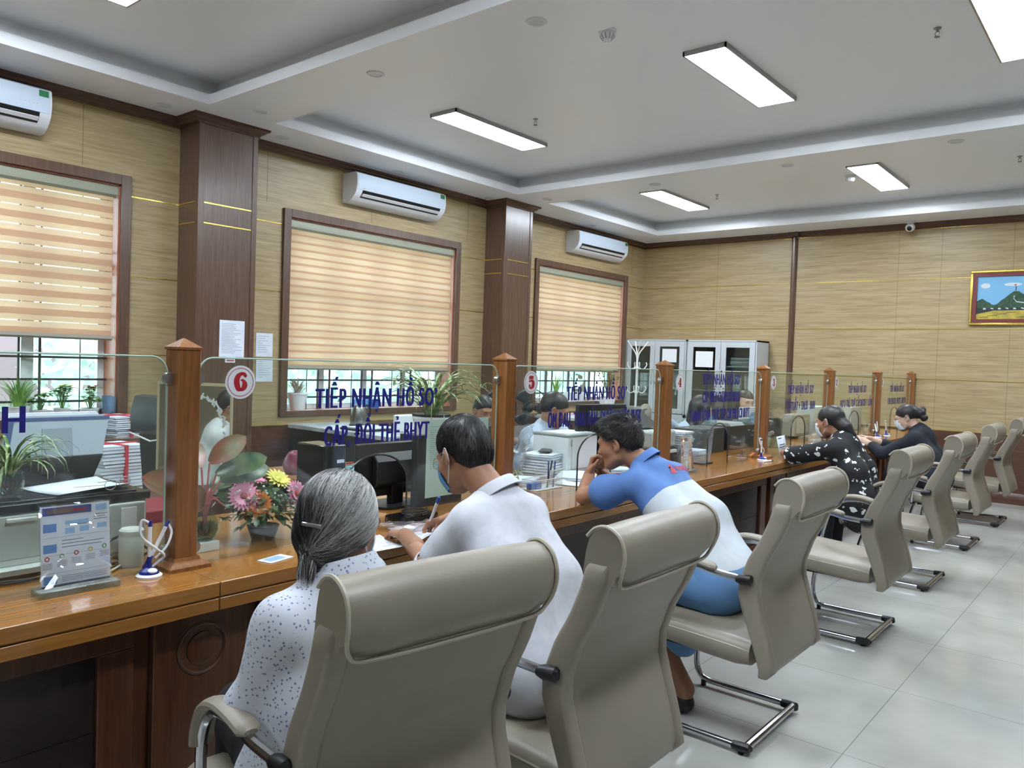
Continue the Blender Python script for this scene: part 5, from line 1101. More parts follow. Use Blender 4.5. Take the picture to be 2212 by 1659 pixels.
# small spider plant in a glass
p = (3.56, .855, ZP); t = thing('spider_plant', 'striped spider plant in a round glass bowl on the printer', 'plant', p)
pt('glass_bowl', MB().lathe([(.028, 0), (.03, .008), (.022, .012), (.034, .03), (.038, .055), (.033, .08), (.031, .08), (.035, .055), (.03, .03), (0, .018)], n=28), M_glass2, t)
q = MB(); blades(q, 46, .26, .011, .012, 1.15, (0, 0, .07), .75, 3); pt('leaves', q, M_spid, t)
q = MB(); blades(q, 24, .06, .003, .01, -.5, (0, 0, .02), .2, 5); pt('roots', q, mat('roots', (96, 70, 48), .8), t)
# --- window sill plants, left window
p = U(40, 885, 'x', -.07)
def bshort(t, z): q = MB(); blades(q, 90, .30, .008, .05, .5, (0, 0, z), 1.2, 8); pt('leaves', q, M_grass, t)
pot_plant('grass_plant', 'bushy plant with thin grass like leaves on the left window sill', (-.08, 2.08, .905), .075, .1, M_plast, bshort)
def bush(fl, n=26, h=.16, seed=1, colr=None, L=.055):
    def f(t, z):
        r = random.Random(seed); q = MB(); st = MB(); tips = []
        for k in range(n):
            a = r.uniform(0, 6.28); rr = r.uniform(0, .07); zz = z+h*r.uniform(.3, 1); b = (rr*cos(a), rr*sin(a), zz); st.tube([(0, 0, z-.02), (b[0]*.6, b[1]*.6, zz*.7+z*.3), b], .002, 5)
            for j in range(3): a2 = r.uniform(0, 6.28); leaf(q, b, (cos(a2), sin(a2), r.uniform(.0, .6)), L*r.uniform(.7, 1.2), L*.62, .3)
            tips.append(b)
        pt('stems', st, M_leaf, t); pt('leaves', q, M_grass, t)
        if fl:
            tp = sorted(tips, key=lambda v: -v[2])[:5]
            for b in tp:
                fq = MB()
                for j in range(7): a2 = 2*pi*j/7; leaf(fq, (b[0], b[1], b[2]+.01), (cos(a2), sin(a2), .7), .024, .016, .2)
                pt('flower', fq, fl, t)
    return f
m_y = mat('yellow petal', (236, 200, 50), .6); m_r = mat('red petal', (214, 70, 72), .6)
pot_plant('flowering_plant', 'leafy plant with a yellow flower on the left window sill', (-.08, 2.37, .905), .06, .08, M_plast, bush(m_y, 22, .17, 3))
pot_plant('flowering_plant', 'plant with small red flowers in a white pot on the left window sill', (-.07, 2.56, .905), .07, .075, M_plast, bush(m_r, 22, .18, 4))
pot_plant('leafy_plant', 'low green plant between the grass plant and the yellow flower on the sill', (-.1, 2.23, .905), .05, .07, M_plast, bush(None, 18, .13, 6))
t = thing('water_jug', 'pale blue translucent water jug on the left window sill', 'jug', (-.02, 2.68, .905)); pt('jug_body', MB().lathe([(.045, 0), (.048, .005), (.052, .17), (.05, .17), (.046, .006), (0, .006)], n=24), glassmat('jug blue', (200, 224, 244), alpha_add=.25, haze=(190, 215, 235)), t); pt('handle', MB().tube(bez([(0, .05, .14), (0, .09, .13), (0, .09, .06), (0, .05, .04)], 5), .006, 8), mat('jug handle', (180, 205, 230), .4), t)
t = thing('small_bottle', 'tiny clear bottle with red liquid beside the jug', 'bottle', (-.03, 2.60, .905)); pt('bottle_body', MB().lathe([(.016, 0), (.017, .03), (.008, .05), (.008, .06), (0, .06)], n=14), mat('red liquid', (200, 60, 60), .3), t); pt('cap', MB().cyl((0, 0, .06), (0, 0, .075), .009, n=12), M_plast, t)
# paper bundles on and under the bench
stack('tall bundle of papers tied with a red ribbon on the slatted shelf', (.28, 2.62, .80), .3, .24, .15, .2, M_tie, 10, 1, 'paper bundles near the black chair'); stack('bundle of papers with pink folder on top, right end of the slatted shelf', (.28, 2.93, .80), .28, .22, .16, -.1, M_tie, 10, 2, 'paper bundles near the black chair')
q = thing('stool_table', 'small low table under the lower paper bundle', 'table', (.86, 2.32, 0)); pt('top', MB().box(-.3, -.22, .42, .3, .22, .45), M_desk, q)
for sx in (-1, 1):
    for sy in (-1, 1): pt('leg', MB().box(sx*.27-.02, sy*.19-.02, 0, sx*.27+.02, sy*.19+.02, .42), M_desk, q)
stack('lower bundle of papers tied with a red ribbon behind the black armrest', (.86, 2.33, .45), .32, .3, .36, .1, M_tie, 16, 3, 'paper bundles near the black chair')
office_chair('black leather office chair with pale piping left of the nearest post', (1.75, 2.5, 0), radians(98), 1.16, mat('black leather', (48, 54, 58), .35))
t = thing('red_box', 'dark red cushion box standing behind the printer', 'box', (2.75, 1.68, .42)); pt('shell', MB().box(-.2, -.14, 0, .1, .14, .33), mat('dark red', (128, 28, 44), .5), t, bev=.01); pt('stand', MB().box(-.18, -.12, -.42, .08, .12, 0), M_dark, t)
# jar and cables by the nearest post
t = thing('ceramic_jar', 'grey lidded jar behind the glass beside the nearest post', 'jar', (3.74, 1.135, ZC)); pt('jar_body', MB().lathe([(.032, 0), (.036, .01), (.037, .09), (.034, .1), (0, .1)], n=24), mat('jar', (186, 190, 182), .4), t); pt('lid', MB().lathe([(.036, .1), (.036, .112), (.03, .118), (0, .118)], n=24), mat('jar', (186, 190, 182)), t)
for k, (pts, m, lab) in enumerate((([(3.64, 1.1, .83), (3.68, 1.14, .85), (3.72, 1.2, .80), (3.70, 1.1, .776), (3.74, .95, .776), (3.7, .75, .777), (3.72, .6, .776)], M_black, 'black cable looping down from the printer'), ([(3.65, .62, .79), (3.73, .8, .776), (3.72, 1.0, .784), (3.77, 1.05, .777), (3.68, 1.16, .777)], M_black, 'black cable lying in front of the printer'), ([(3.70, 1.14, .777), (3.78, 1.06, .777), (3.80, .99, .777), (3.75, .98, .778), (3.70, 1.08, .778)], mat('pale cable', (206, 206, 186), .5), 'pale cable loop in front of the printer'))):
    o = MB().tube(bez(pts, 8), .0042 if k < 2 else .0035, 7).build('cable', m); tag(o, lab, 'cable', 'cables by the printer')
# --- acrylic info stand and pen stands
def info(label, c, rz, w, h, hd=(66, 78, 140)):
    t = thing('info_stand', label, 'leaflet stand', c, rz, 'acrylic information stands'); A = glassmat('acrylic', (250, 252, 252), alpha_add=.01); tl = lambda y, z, x=0: (x-z*.08, y, z)
    pt('acrylic_base', MB().box(-.035, -w/2-.012, 0, .035, w/2+.012, .018), glassmat('acrylic base', (214, 226, 226), alpha_add=.2), t, bev=.002)
    q = MB()
    for x in (.004, -.0035): q.quad(tl(-w/2, .018, x), tl(w/2, .018, x), tl(w/2, .018+h, x), tl(-w/2, .018+h, x))
    pt('acrylic_sleeve', q, A, t, solid=.001)
    q = MB().mat(0).quad(tl(-w/2+.003, .02), tl(w/2-.003, .02), tl(w/2-.003, .014+h), tl(-w/2+.003, .014+h)); X = .0006
    def R_(m, y0, z0, y1, z1, x=X): q.mat(m).quad(tl(y0*w, .018+z0*h, x), tl(y1*w, .018+z0*h, x), tl(y1*w, .018+z1*h, x), tl(y0*w, .018+z1*h, x))
    R_(1, -.46, .87, .22, .965); R_(5, -.4, .89, -.05, .945, .0009); R_(6, -.05, .9, .15, .93, .0009); R_(4, .28, .88, .44, .955)
    for z in (.67, .42, .04): R_(2, -.45, z-.0, -.27, z+.1)
    R_(4, -.15, .74, .18, .79); R_(4, -.15, .63, -.02, .70); R_(4, .05, .64, .18, .71); R_(4, .3, .66, .44, .72)
    for z in (.60, .385, .17): R_(3, -.46, z, .46, z+.003)
    for z, a, b in ((.83, .25, .45), (.8, .25, .42), (.77, .25, .45), (.73, -.1, .15), (.55, -.2, .1), (.51, -.2, .4), (.47, -.2, .36)): R_(3, a, z, b, z+.008)
    for k in range(5):
        y = -.4+.2*k; z = .22+.018*k; R_(7, y-.075, z, y+.075, z+.085)
        for j in range(4): R_(3, y-.06, z+.012+j*.018, y+.06, z+.016+j*.018, .0009)
        disc(q.mat([6, 8, 6, 9, 8][k]), y*w, .018+(z+.13)*h, w*.035, lambda a, b: tl(a, b, X), 14, w*.02)
    for j in range(4): R_(3, -.2, .06+j*.02, .44, .065+j*.02)
    R_(10, -.48, .005, .48, .03)
    pt('leaflet', q, [M_paper, mat('leaf navy', hd, .6), mat('icon blue', (86, 138, 200), .5), mat('ink grey', (120, 122, 138), .8), mat('icon pale', (150, 190, 226), .6), mat('leaf brown', (120, 96, 80), .6), M_red, mat('box pale', (206, 212, 224), .7), mat('icon green', (90, 160, 110), .6), mat('icon gold', (206, 176, 80), .6), mat('foot dark', (52, 58, 90), .6)], t, 'printed leaflet with blue icons and five pins')
    return t
info('acrylic stand with a printed leaflet of blue icons, on the counter at the left', (3.895, .915, ZC), radians(-2), .185, .225)
def penstand(label, c, rz, second=True, lying=False):
    t = thing('pen_holder', label, 'pen stand', c, rz, 'counter pen holders'); bl = mat('pen navy', (34, 42, 128), .35)
    pt('base', MB().lathe([(.036, 0), (.037, .005), (.03, .01), (0, .01)], n=28), M_plast, t); pt('dome', MB().lathe([(.029, .009), (.026, .018), (.012, .026), (0, .028)], (0, -.0, 0), 24), bl, t, 'blue dome'); pt('badge', MB().ell((.014, .004, .019), (.016, .015, .008), 16, 8), M_plast, t, 'white badge')
    def pen(b, a, k):
        b, a = Vector(b), Vector(a); d = (a-b)
        pt('pen_socket', MB().tube([b, b+d*.28], [.009, .0065], 10), bl, t); pt('pen', MB().tube([b+d*.28, b+d*.88], .0058, 10), M_plast, t); pt('pen_tip', MB().tube([b+d*.88, a], [.006, .005], 10), bl, t)
    pen((-.01, .002, .015), (-.014, .004, .165), 0)
    if second: pen((-.012, -.01, .02), (-.03, .062, .155), 1)
    pt('cord', MB().tube(bez([(-.012, .0, .16), (-.02, -.018, .165), (-.012, -.02, .12), (-.0, .02, .08), (-.01, .045, .055), (-.02, .03, .035), (-.02, .01, .02)], 6), .0038, 8), M_white, t, 'white cord')
    if second: pt('cord', MB().tube(bez([(-.03, .06, .15), (-.02, .068, .12), (-.01, .05, .08), (-.012, .02, .05)], 6), .0036, 8), M_white, t, 'white cord')
    if lying: pt('lying_pen', MB().tube([(.06, -.13, .007), (.075, -.02, .007)], .006, 10), M_plast, t); pt('lying_pen_tip', MB().tube([(.075, -.02, .007), (.08, .012, .004)], [.0062, .002], 10), bl, t)
    return t
penstand('white and blue pen holder with two pens beside the nearest post', (3.895, 1.118, ZC), radians(-10))
penstand('pen holder with a loose pen lying beside it, left of the number 3 post', (3.93, 5.72, ZC), 0, False, True)
penstand('pen holder with white cord left of the number 1 post', (3.92, 8.88, ZC), 0.4); penstand('upright white pen holder right of the number 1 post', (3.92, 9.22, ZC), .2, False)
# --- bay 6: vases, flowers, bag, plants
t = thing('leaf_vase', 'glass vase with pink stemmed aglaonema leaves on a white box beside the nearest post', 'plant', (3.70, 1.40, ZC))
pt('white_box', MB().box(-.05, -.05, 0, .04, .035, .032), M_plast, t, bev=.002)
pt('glass_vase', MB().lathe([(.03, .033), (.04, .045), (.05, .07), (.045, .1), (.026, .13), (.024, .145), (.036, .16), (.034, .16), (.022, .145), (.024, .13), (.042, .1), (.046, .07), (.036, .048), (0, .04)], n=32), M_glass2, t)
pt('water', MB().lathe([(.036, .042), (.044, .07), (.042, .09), (0, .09)], n=24), glassmat('water', (206, 220, 206)), t)
q = MB(); blades(q, 30, .06, .004, .015, -.6, (0, 0, .05), .1, 9); pt('roots', q, mat('roots', (96, 70, 48)), t)
st, lf, lf2 = MB(), MB(), MB(); r = random.Random(12)
for k, (dx, dy, h_, L_, two) in enumerate([(0, .16, .27, .2, 0), (.02, .1, .30, .18, 0), (.0, -.1, .22, .15, 1), (-.04, -.02, .33, .15, 1), (.05, .18, .17, .2, 0), (.02, .03, .35, .13, 1), (-.05, .09, .24, .16, 0), (.03, -.12, .26, .16, 1), (-.02, .14, .2, .15, 0), (.04, -.05, .17, .12, 1)]):
    b = Vector((dx*.35, dy*.35, h_*.85)); st.tube(bez([(0, 0, .08), (dx*.12, dy*.12, .17), tuple(b)], 5), [.0035]*11, 6); leaf(lf2 if two else lf, b, (dx*1.2, dy*1.2+.02, .05), L_*1.15, .078, .28, up=(.9, -.2, .5), n=10)
pt('stems', st, mat('pink stem', (196, 110, 112), .5), t, 'pink stems'); pt('leaves', lf, noisy('aglaonema green', (46, 76, 50), (96, 112, 66), 14, .3), t, 'dark green leaves'); pt('red_leaves', lf2, noisy('aglaonema red', (150, 80, 70), (110, 100, 62), 14, .35), t, 'reddish leaves')
t = thing('flower_arrangement', 'basket of pink, orange and yellow gerberas with white filler flowers behind the glass', 'flowers', (3.70, 1.63, ZC)); t.scale = (1.15,)*3
pt('pot', MB().lathe([(.035, 0), (.05, .045), (.048, .045), (0, .04)], n=24), mat('dark green pot', (30, 44, 36), .5), t)
q = MB(); r = random.Random(5)
for k in range(330):
    a = r.uniform(0, 6.28); e_ = r.uniform(-.35, 1.3); rr = r.uniform(.03, .105); c0 = (rr*cos(a)*cos(e_)*1.1, rr*sin(a)*cos(e_)*1.25, .085+rr*sin(e_)*.9); leaf(q, c0, (cos(a+r.uniform(-1, 1)), sin(a+r.uniform(-1, 1)), r.uniform(-.4, .7)), .034, .018, .3, n=4)
pt('foliage', q, noisy('dark leaf', (40, 66, 40), (66, 92, 52), 30, .4), t)
def gerb(c, d, R_, m, m2, n=22):
    d = Vector(d).normalized(); u = d.orthogonal().normalized(); v = d.cross(u); q = MB()
    for lay, (k0, le) in enumerate(((.25, 1), (.6, .72))):
        for k in range(n): a = 2*pi*(k+.5*lay)/n; o = u*cos(a)+v*sin(a); leaf(q, Vector(c)+o*R_*.12, o+d*k0, R_*le, R_*.26, .12, up=d, n=4)
    f_ = pt('gerbera', q, m, t); pt('flower_eye', MB().ell(c, (R_*.26,)*3, 10, 6), m2, f_)
mp, mo, my = noisy('petal pink', (226, 130, 168), (236, 160, 186), 40, .6), noisy('petal orange', (226, 140, 50), (206, 90, 50), 40, .6), noisy('petal yellow', (232, 220, 90), (240, 232, 130), 40, .6)
me_ = mat('flower centre', (150, 60, 50), .8)
gerb((.03, -.09, .15), (1, -.5, .6), .045, mp, me_); gerb((.055, -.055, .125), (1, -.3, .35), .042, mo, me_); gerb((.05, .085, .14), (1, .3, .5), .045, mp, me_); gerb((.0, .05, .185), (.6, .1, .8), .042, my, my, 16); gerb((-.02, .095, .17), (.6, .5, .6), .03, mo, my); gerb((-.03, -.06, .185), (.4, -.2, .9), .035, mp, me_)
q = MB(); r = random.Random(6)
for k in range(60): a = r.uniform(-1.6, 1.6); q.ell((.1*cos(a)*r.uniform(.6, 1), .12*sin(a), .10+r.uniform(-.02, .08)), (.0035,)*3, 6, 4)
o = pt('filler_flowers', q, M_white, t, 'tiny white filler flowers'); o['kind'] = 'stuff'
t = thing('wine_glass', 'stemmed glass holding a pink flower behind the flower arrangement', 'glass', (3.36, 1.83, ZC)); pt('glass_bowl', MB().lathe([(.03, 0), (.03, .002), (.004, .008), (.004, .075), (.02, .095), (.03, .12), (.028, .15), (.026, .15), (.027, .12), (0, .09)], n=24), M_glass2, t); gerb((0, 0, .15), (.3, 0, 1), .03, mp, mp, 12)
# mirror and the clerk it shows
Mc = Vector((2.42, 2.05, 1.05)); cl_ = Vector((2.3, .35, 1.05)); nrmv = ((Vector((CX, 0, CZ))-Mc).normalized()+(cl_-Mc).normalized()).normalized(); rzm = atan2(nrmv.y, nrmv.x)
t = thing('table_mirror', 'upright mirror with white etched flower sprigs behind the number 6 glass', 'mirror', (Mc.x, Mc.y, .72), rzm); mm = mat('mirror glass', (214, 218, 214), .02, 1)
pt('mirror_panel', MB().box(-.004, -.2, 0, 0, .2, .55), mm, t, 'mirror surface'); pt('mirror_frame', MB().box(-.008, -.21, .55, .004, .21, .565).box(-.008, .2, 0, .004, .21, .55).box(-.008, -.21, 0, .004, -.2, .55), mat('mirror frame', (176, 168, 136), .4), t); pt('backing', MB().box(-.012, -.2, 0, -.005, .2, .55), M_dark, t)
q = MB(); r = random.Random(2)
for s in (-1, 1):
    for k in range(15):
        a = radians(90-s*(8+k*5.2)); c0 = (.001, .02+.15*cos(a)*1.0, .33+.17*sin(a)); 
        for j in range(3): b_ = r.uniform(0, 6.28); leaf(q, c0, (0, cos(b_), sin(b_)), .02, .01, 0, up=(1, 0, 0), n=4)
for k in range(14): leaf(q, (.001, .17+.008*sin(k), .05+.02*k), (0, cos(k*2.1), .6), .018, .009, 0, up=(1, 0, 0), n=4)
q.add([(.001, .165+.014*cos(a), .16+.014*sin(a)) for a in np.linspace(0, 2*pi, 17)[:-1]], [tuple(range(16))])
pt('etched_sprigs', q, mat('etched white', (205, 214, 208), .6), t, 'white etched flower sprigs')
t = thing('mirror_stand', 'low brown cabinet the etched mirror stands on', 'cabinet', (2.38, 2.05, 0)); pt('carcass', MB().box(-.22, -.26, 0, .12, .26, .72), M_dark, t, bev=.003)
# bag, pouch, tissues, papers on the side desk
zd = .745; p = U(640, 1022, 'z', zd)
t = thing('handbag', 'maroon quilted handbag lying on the side desk', 'bag', (2.28, 2.86, zd), radians(8))
q = MB(); addnets(q, [cap((0, -.1, .06), (.0, .22, .06), .062, .055, .03), cap((0, -.12, .05), (0, .0, .07), .055, .07, .04), cap((.02, -.14, .04), (.02, -.14, .1), .05, .04, .03)], .01, wrinkle(.007, 30, 5)); pt('bag_body', q, noisy('maroon leather', (112, 44, 60), (134, 62, 80), 10, .35), t, ang=80)
pt('strap', MB().tube(bez([(.05, -.16, .02), (.09, -.1, .14), (.09, .0, .12), (.06, .05, .05)], 6), .007, 8), mat('maroon strap', (96, 38, 54), .4), t)
t = thing('pouch', 'small patterned pouch with red and green trim in front of the maroon bag', 'pouch', (2.48, 2.95, zd), radians(10)); q = MB(); addnets(q, [cap((0, -.07, .03), (0, .07, .03), .032, .028, .02)], .008, wrinkle(.004, 50, 2)); pt('pouch_body', q, noisy('pouch cloth', (150, 140, 116), (96, 70, 66), 40, .8), t, ang=80); pt('zip', MB().box(.0, -.08, .055, .012, .09, .064), M_red, t)
t = thing('tissue_box', 'teal tissue box with a tissue sticking out', 'tissue box', (2.62, 3.02, zd), radians(8)); pt('carton', MB().box(-.06, -.11, 0, .06, .11, .06), mat('teal card', (120, 190, 190), .6), t, bev=.002)
pt('tissue', MB().sheet(lambda u, v: (.02*sin(u*7)+.01, (u-.5)*.07-.02*v, .058+v*.07*(1-.5*abs(u-.4))), 10, 5), M_paper, t, ang=80)
for k, (x, y, rz, lab) in enumerate(((2.75, 2.80, .3, 'loose sheet on the side desk, left of the tissue box'), (2.92, 2.92, -.2, 'loose sheet at the front of the side desk'), (2.62, 2.76, .1, 'loose sheet under the maroon bag strap'))): sheet_paper('paper_sheet', lab, 'paper', (x, y, zd+.001+.002*k), .21, .29, rz, curl=.01, group='loose papers on the side desk', m=M_print)
# monitor, case and cover behind the arch
monitor('black monitor seen from behind, behind the number 6 arched opening', (3.50, 2.44, ZC), 0, .44, .24, .05)
t = thing('computer_case', 'black computer case left of the black monitor behind the number 6 glass', 'computer', (3.3, 2.12, ZC)); pt('case', MB().box(-.1, -.0, 0, .1, .12, .28), M_blackg, t, bev=.006); pt('label_sticker', MB().box(.1005, .07, .2, .1015, .11, .215), M_paper, t, 'small white label')
t = thing('black_monitor_side', 'dark screen panel standing right of the arched opening behind the taped sheet', 'monitor', (3.62, 2.58, ZC)); t['category'] = 'monitor'; pt('panel', MB().box(-.02, -.13, 0, .02, .17, .33), M_black, t, bev=.004)
t = thing('phone_charger_tray', 'round black base with coiled cables inside the number 6 opening', 'tray', (3.80, 2.28, ZC)); pt('tray', MB().loft([oval(-.07, .06, -.12, .12, z, .05) for z in (0, .012, .02)]), M_blackg, t); pt('coiled_cable', MB().tube([(-.0+.045*cos(a), .01+.06*sin(a), .024+.0012*a) for a in np.linspace(0, 14, 60)], .0035, 6), M_black, t)
def wsheet(name, lab, y0, y1, z0, z1, x=3.8385):
    q = MB().mat(0).box(x-.0008, y0, z0, x, y1, z1).mat(1); r = random.Random(3); z = z1-.03
    while z > z0+.12:
        a = y0+.02; 
        while a < y1-.03: b = a+r.uniform(.02, .1); q.box(x, a, z, x+.0004, min(b, y1-.02), z+.0018); a = b+.006
        z -= .0085 if r.random() > .15 else .016
    o = q.build(name, [mat('big sheet', (206, 220, 212), .8), mat('ink pale', (150, 158, 156), .8)]); o.location = (0, 0, 0); return tag(o, lab, 'notice', 'sheets taped to the glass')
wsheet('taped_notice', 'large printed sheet taped to the glass left of the number 5 post', 2.31, 2.70, .86, 1.19)
# on the counter near the man in the polo
t = thing('plastic_sleeve', 'crumpled clear plastic sleeve on the counter under the hand of the man in white', 'plastic sleeve', (3.94, 2.17, ZC)); r = np.random.default_rng(4); G = r.normal(size=(15, 15))*.0045
pt('film', MB().sheet(lambda u, v: ((u-.5)*.19+.02*(v-.5), (v-.5)*.26, .008+abs(float(G[int(u*14), int(v*14)]))+.008*sin(u*6+v*5)), 14, 14), glassmat('plastic film', (232, 236, 240), alpha_add=.16, rough=.1, haze=(220, 222, 228)), t, ang=20); pt('form_inside', MB().box(-.06, -.1, .001, .06, .08, .004), noisy('pink form', (206, 176, 170), (190, 160, 156), 20, .8), t)
sheet_paper('form_sheet', 'white form under the pen of the man in the polo shirt', 'paper', (4.0, 2.1, ZC+.002), .15, .21, .4, curl=.004, m=M_print)
sheet_paper('form_sheet', 'printed form overhanging the counter edge beside the grey haired woman', 'paper', (4.04, 1.80, ZC+.0012), .2, .29, -.15, curl=.008, m=M_print)
t = thing('mobile_phone', 'black mobile phone lying on the form near the grey haired woman', 'phone', (3.99, 1.83, ZC+.012), .4); pt('phone_body', MB().box(-.035, -.075, 0, .035, .075, .008), M_black, t, bev=.003); pt('phone_screen', MB().box(-.032, -.071, .008, .032, .071, .0086), M_blackg, t)
t = thing('health_card', 'small laminated card booklet lying on the counter edge in front of the grey haired woman', 'card', (3.975, 1.50, ZC), radians(12)); pt('card', MB().box(-.03, -.052, 0, .03, .052, .003), M_paper, t, bev=.001); pt('print', MB().box(-.018, -.04, .003, .02, .03, .0034).box(-.024, -.045, .003, -.021, .045, .0034), mat('card blue', (130, 160, 200), .6), t, 'blue print')
# big spider plant on a white stand, kettle etc.
p = U(932, 912, 'x', 2.6); t = thing('plant_stand', 'dark stand carrying the big spider plant', 'stand', (2.6, 3.56, 0)); pt('stand_body', MB().box(-.14, -.14, 0, .14, .14, .96), M_black, t, bev=.004)
t = thing('spider_plant', 'big spider plant with long arching striped leaves in a white pot', 'plant', (2.6, 3.56, .96)); pt('pot', MB().lathe([(.1, 0), (.12, .1), (.122, .1), (.122, .13), (.112, .13), (.11, .1), (0, .1)], n=32), M_plast, t); pt('pot_rim', MB().lathe([(.1225, .118), (.124, .118), (.124, .132), (.115, .132), (.115, .118)], n=32), M_black, t, 'dark pot rim')
q = MB(); blades(q, 62, .56, .028, .03, .9, (0, 0, .1), 1.0, 21); pt('leaves', q, M_spid, t)
q = MB()
for k, (dy, dz, dx) in enumerate(((-.42, .22, .1), (-.36, .12, .2), (.36, .2, .1), (-.2, -.22, .2), (-.05, -.26, .22))):
    e_ = (dx, dy, .1+dz); q.tube(bez([(0, 0, .1), (dx*.4, dy*.4, .32+dz*.4), (dx*.85, dy*.85, .22+dz*.8), e_], 6), .0022, 5); blades(q, 7, .12, .008, .004, 1, e_, .4, k+70)
pt('runners', q, M_spid, t, 'runners with plantlets')
t = thing('electric_kettle', 'steel electric kettle on the black cabinet', 'kettle', (.52, 4.68, .80)); pt('kettle_base', MB().lathe([(.085, 0), (.085, .018), (0, .018)], n=28), M_black, t); pt('kettle_body', MB().lathe([(.078, .018), (.08, .06), (.066, .16), (.056, .19), (.05, .195), (0, .2)], n=32), mat('brushed steel', (158, 160, 158), .25, .9), t); pt('kettle_handle', MB().tube(bez([(0, .055, .185), (0, .12, .18), (0, .13, .1), (0, .075, .05)], 6), .011, 10), M_black, t); pt('lid_knob', MB().cyl((0, 0, .198), (0, 0, .215), .016, n=14), M_black, t)
t = thing('desk_tray', 'dark tray with papers beside the kettle on the black cabinet', 'tray', (.8, 4.5, .8)); pt('tray', MB().box(-.12, -.16, 0, .22, .2, .018), M_black, t, bev=.003); pt('papers', MB().box(-.1, -.12, .018, .19, .16, .024), M_paper, t)
t = thing('small_white_box', 'small white rounded box on the black cabinet right of the kettle', 'box', (1.15, 4.66, .80)); pt('carton', MB().box(-.03, -.1, 0, .03, .1, .15), M_plast, t, bev=.012)
p = U(645, 885, 'x', -.07)
def purp(t, z):
    q = MB(); blades(q, 26, .2, .028, .02, .35, (0, 0, z), 1.0, 31); pt('leaves', q, noisy('rhoeo leaf', (150, 90, 110), (176, 190, 150), 16, .5), t, 'purple striped leaves')
pot_plant('potted_plant', 'purple striped plant in a tapered white pot on the middle window sill', (-.08, 4.43, .90), .1, .17, M_plast, purp, prof=[(.06, 0), (.095, .165), (.1, .165), (.1, .18), (.088, .18), (.086, .15), (0, .15)])
for k, (y, lab) in enumerate(((5.18, 'blue carton on the middle window sill behind the lettering'), (5.33, 'dark blue carton on the middle window sill'))):
    t = thing('small_carton', lab, 'box', (-.06, y, .905)); pt('carton', MB().box(-.04, -.06, 0, .04, .06, .1), mat('carton blue %d' % k, [(96, 150, 206), (40, 90, 160)][k], .5), t, bev=.003)
sheet_paper('paper_sheet', 'flat white papers on the middle window sill', 'paper', (-.06, 4.85, .905), .12, .4, 0)
# --- fans
def fan(lab, c, rz, zc=.98, R_=.2):
    t = thing('standing_fan', lab, 'fan', c, rz, 'black standing fans'); pt('fan_base', MB().lathe([(.2, 0), (.19, .025), (.04, .04), (.02, .06)], n=28), M_fan, t); pt('fan_pole', MB().cyl((0, 0, .04), (0, 0, zc-.06), .014, n=12), M_fan, t); pt('motor', MB().lathe([(.03, -.12), (.055, -.1), (.055, -.03), (.03, -.01)], (0, 0, zc), 18, 'x'), M_fan, t)
    q = MB()
    for x, rr in ((.0, R_), (.05, R_*.985), (.085, R_*.4)): q.tube([(x, rr*cos(a), zc+rr*sin(a)) for a in np.linspace(0, 2*pi, 37)], .004, 6, cap=False)
    for k in range(36):
        a = 2*pi*k/36; ca, sa = cos(a), sin(a); q.tube([(.085, .05*ca, zc+.05*sa), (.085, R_*.4*ca, zc+R_*.4*sa), (.05, R_*ca, zc+R_*sa), (.0, R_*ca, zc+R_*sa), (-.03, R_*.5*ca, zc+R_*.5*sa)], .0012, 4)
    pt('guard', q, M_fan, t)
    for k in range(3):
        a0 = 2*pi*k/3; bl = MB().sheet(lambda u, v: (.03+.03*(v-.5)*(1-u*.3), (.04+u*R_*.8)*cos(a0+(v-.5)*1.0), zc+(.04+u*R_*.8)*sin(a0+(v-.5)*1.0)), 6, 6); pt('fan_blade', bl, glassmat('fan blade', (120, 130, 134), alpha_add=.5, haze=(80, 90, 96)), t, solid=.002)
    pt('fan_hub', MB().lathe([(.03, .01), (.03, .05), (0, .06)], (0, 0, zc), 16, 'x'), M_fan, t); return t
fan('black standing fan behind the number 5 sign', (1.4, 6.1, 0), radians(-35), .99, .19); fan('black standing fan beside the nearer clerk, left of the number 5 post', (1.75, 5.2, 0), radians(-20), 1.03, .17)
# --- bay 5
t = thing('clear_bag', 'clear plastic bag standing open behind the number 5 glass', 'plastic bag', (3.25, 3.62, ZC)); r = np.random.default_rng(8); G = r.normal(size=(13, 13))*.012
pt('film', MB().sheet(lambda u, v: ((.05+.05*v)*cos(u*6.28)+float(G[int(u*12), int(v*12)]), (.06+.07*v)*sin(u*6.28)+float(G[int(v*12), int(u*12)])*.8, .02+v*.27+.015*sin(u*9)), 12, 12), glassmat('plastic film', (232, 236, 240)), t, ang=20)
stack('stack of curled documents with a phone on top behind the small plant', (3.33, 3.80, ZC), .2, .22, .13, .2, None, 8, 9); t = thing('mobile_phone', 'black phone on the curled document stack', 'phone', (3.33, 3.82, ZC+.137), .5); pt('phone_body', MB().box(-.035, -.07, 0, .035, .07, .009), M_black, t, bev=.003)
t = thing('white_printer', 'compact white printer with dark lid behind the number 5 glass', 'printer', (3.36, 4.02, ZC)); pt('housing', MB().box(-.17, -.15, 0, .1, .17, .23), M_plast, t, bev=.008); pt('lid', MB().box(-.175, -.155, .23, .105, .175, .243), M_grey, t, 'grey lid', bev=.003); pt('door_slot', MB().box(.1, -.12, .17, .1015, -.112, .21).box(.1, -.14, .03, .1015, .16, .032).box(.1, -.11, .03, .1015, -.108, .22), M_grey, t); pt('paper_on_lid', MB().box(-.12, -.12, .243, .08, .14, .248), M_paper, t)
monitor('black monitor seen from behind, right of the white printer', (3.42, 4.29, ZC), radians(-14), .42, .3)
